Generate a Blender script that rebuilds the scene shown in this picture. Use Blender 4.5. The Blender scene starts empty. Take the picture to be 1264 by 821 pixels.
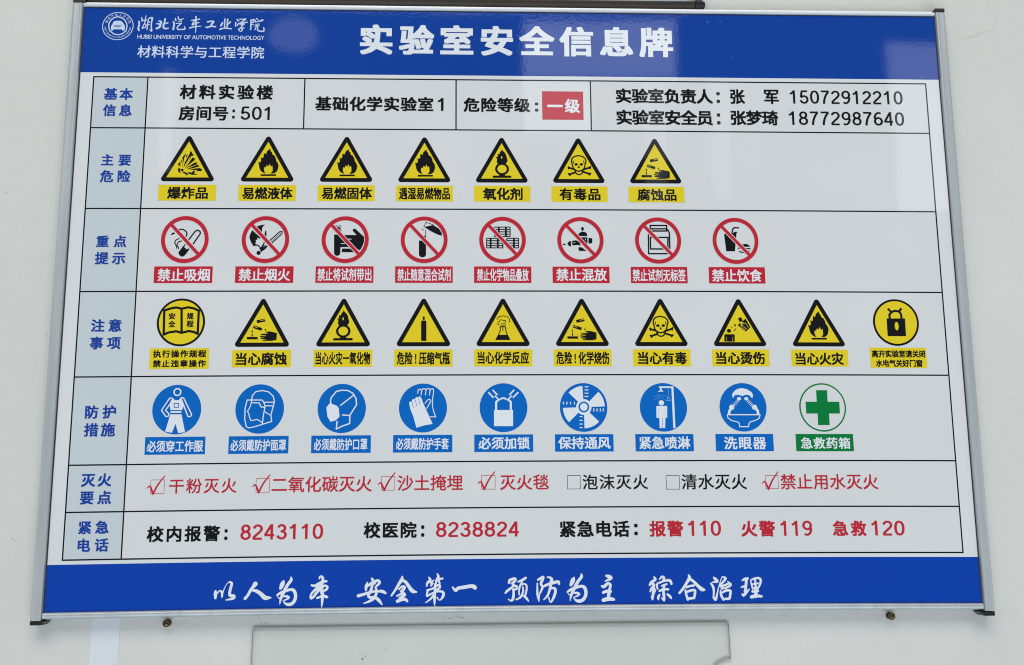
import bpy, bmesh, math, random
from mathutils import Vector, Matrix
from mathutils.geometry import delaunay_2d_cdt

sc = bpy.context.scene
col = sc.collection

# ------------------------------------------------------------------ camera
cam_data = bpy.data.cameras.new('camera')
cam_data.sensor_width = 36.0
cam_data.lens = 36.0 * 1332.31 / 1264.0
cam_data.clip_start = 0.05
cam_data.clip_end = 100.0
cam = bpy.data.objects.new('camera', cam_data)
col.objects.link(cam)
right = Vector((0.999234, -0.038423, -0.007398))
up = Vector((0.000465, -0.177399, 0.984139))
fwd = Vector((0.039126, 0.983389, 0.177245))
m = Matrix((right, up, -fwd)).transposed().to_4x4()
m.translation = Vector((-0.047876, -1.050430, -0.154038))
cam.matrix_world = m
sc.camera = cam

# ------------------------------------------------------------------ light
world = bpy.data.worlds.new('World')
sc.world = world
world.use_nodes = True
wb = world.node_tree.nodes['Background']
wb.inputs[0].default_value = (0.80, 0.90, 1.0, 1)
wb.inputs[1].default_value = 0.11

def area_lamp(name, loc, size, radiance, color, target=None, direction=None):
    """a rectangular area lamp, for daylight openings and added fill; radiance is its brightness seen directly"""
    ld = bpy.data.lights.new(name, 'AREA')
    ld.shape = 'RECTANGLE'
    ld.size, ld.size_y = size
    ld.energy = radiance * math.pi * size[0] * size[1]
    ld.color = color
    o = bpy.data.objects.new(name, ld)
    col.objects.link(o)
    o.location = loc
    d = Vector(direction) if direction else (Vector(target) - Vector(loc))
    o.rotation_euler = d.to_track_quat('-Z', 'Y').to_euler()
    return o

DAY = (0.90, 0.96, 1.0)
area_lamp('overhead_daylight', (-0.3, -3.2, 3.7), (5.0, 2.2), 4.45, (1.0, 0.98, 0.94), target=(0, 0, 0.0))
area_lamp('low_fill_lamp', (0.2, -3.2, -2.9), (5.0, 2.2), 3.5, (0.86, 0.945, 1.0), target=(0, 0, -0.2))  # added fill lamp, brightens the lower board and wall from below
area_lamp('left_fill_lamp', (-3.9, -2.4, 0.4), (2.0, 2.6), 1.0, (0.95, 0.98, 1.0), target=(0, 0, 0))  # added side fill, an unseen lamp to the left
area_lamp('right_fill_lamp', (4.0, -2.4, 0.0), (2.0, 2.6), 1.2, (0.93, 0.97, 1.0), target=(0, 0, 0))  # its counterpart, fill lamp added on the right
# bright openings opposite the wall, seen mirrored in the glossy print
FRONT = (0, 1, 0)
def opening(name, x0, x1, z0, z1, rad, c=DAY):
    return area_lamp(name, ((x0 + x1) / 2, -3.0, (z0 + z1) / 2), (x1 - x0, z1 - z0), rad, c, direction=FRONT)
opening('window_opening', 0.165, 0.785, 1.605, 1.86, 2.3)
opening('lower_window_opening', 0.165, 0.430, 1.37, 1.595, 1.9)
opening('right_window_opening', 1.64, 2.30, 1.07, 1.765, 1.9)
opening('window_reveal', 0.645, 0.73, 1.10, 1.59, 0.75)
opening('narrow_window', 0.915, 0.985, 1.10, 1.60, 0.85)
opening('slit_window', -1.25, -1.20, 1.22, 1.62, 1.3)
opening('small_skylight', -0.85, -0.64, 1.70, 1.86, 0.9).data.shape = 'ELLIPSE'
opening('transom_window', -1.25, 0.86, 1.90, 1.99, 2.4)

sc.view_settings.view_transform = 'Standard'
sc.view_settings.look = 'None'
sc.view_settings.exposure = 0.04
sc.view_settings.gamma = 1.0
sc.render.film_transparent = False
sc.cycles.use_denoising = True
sc.cycles.filter_width = 1.05
sc.cycles.max_bounces = 6

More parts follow.
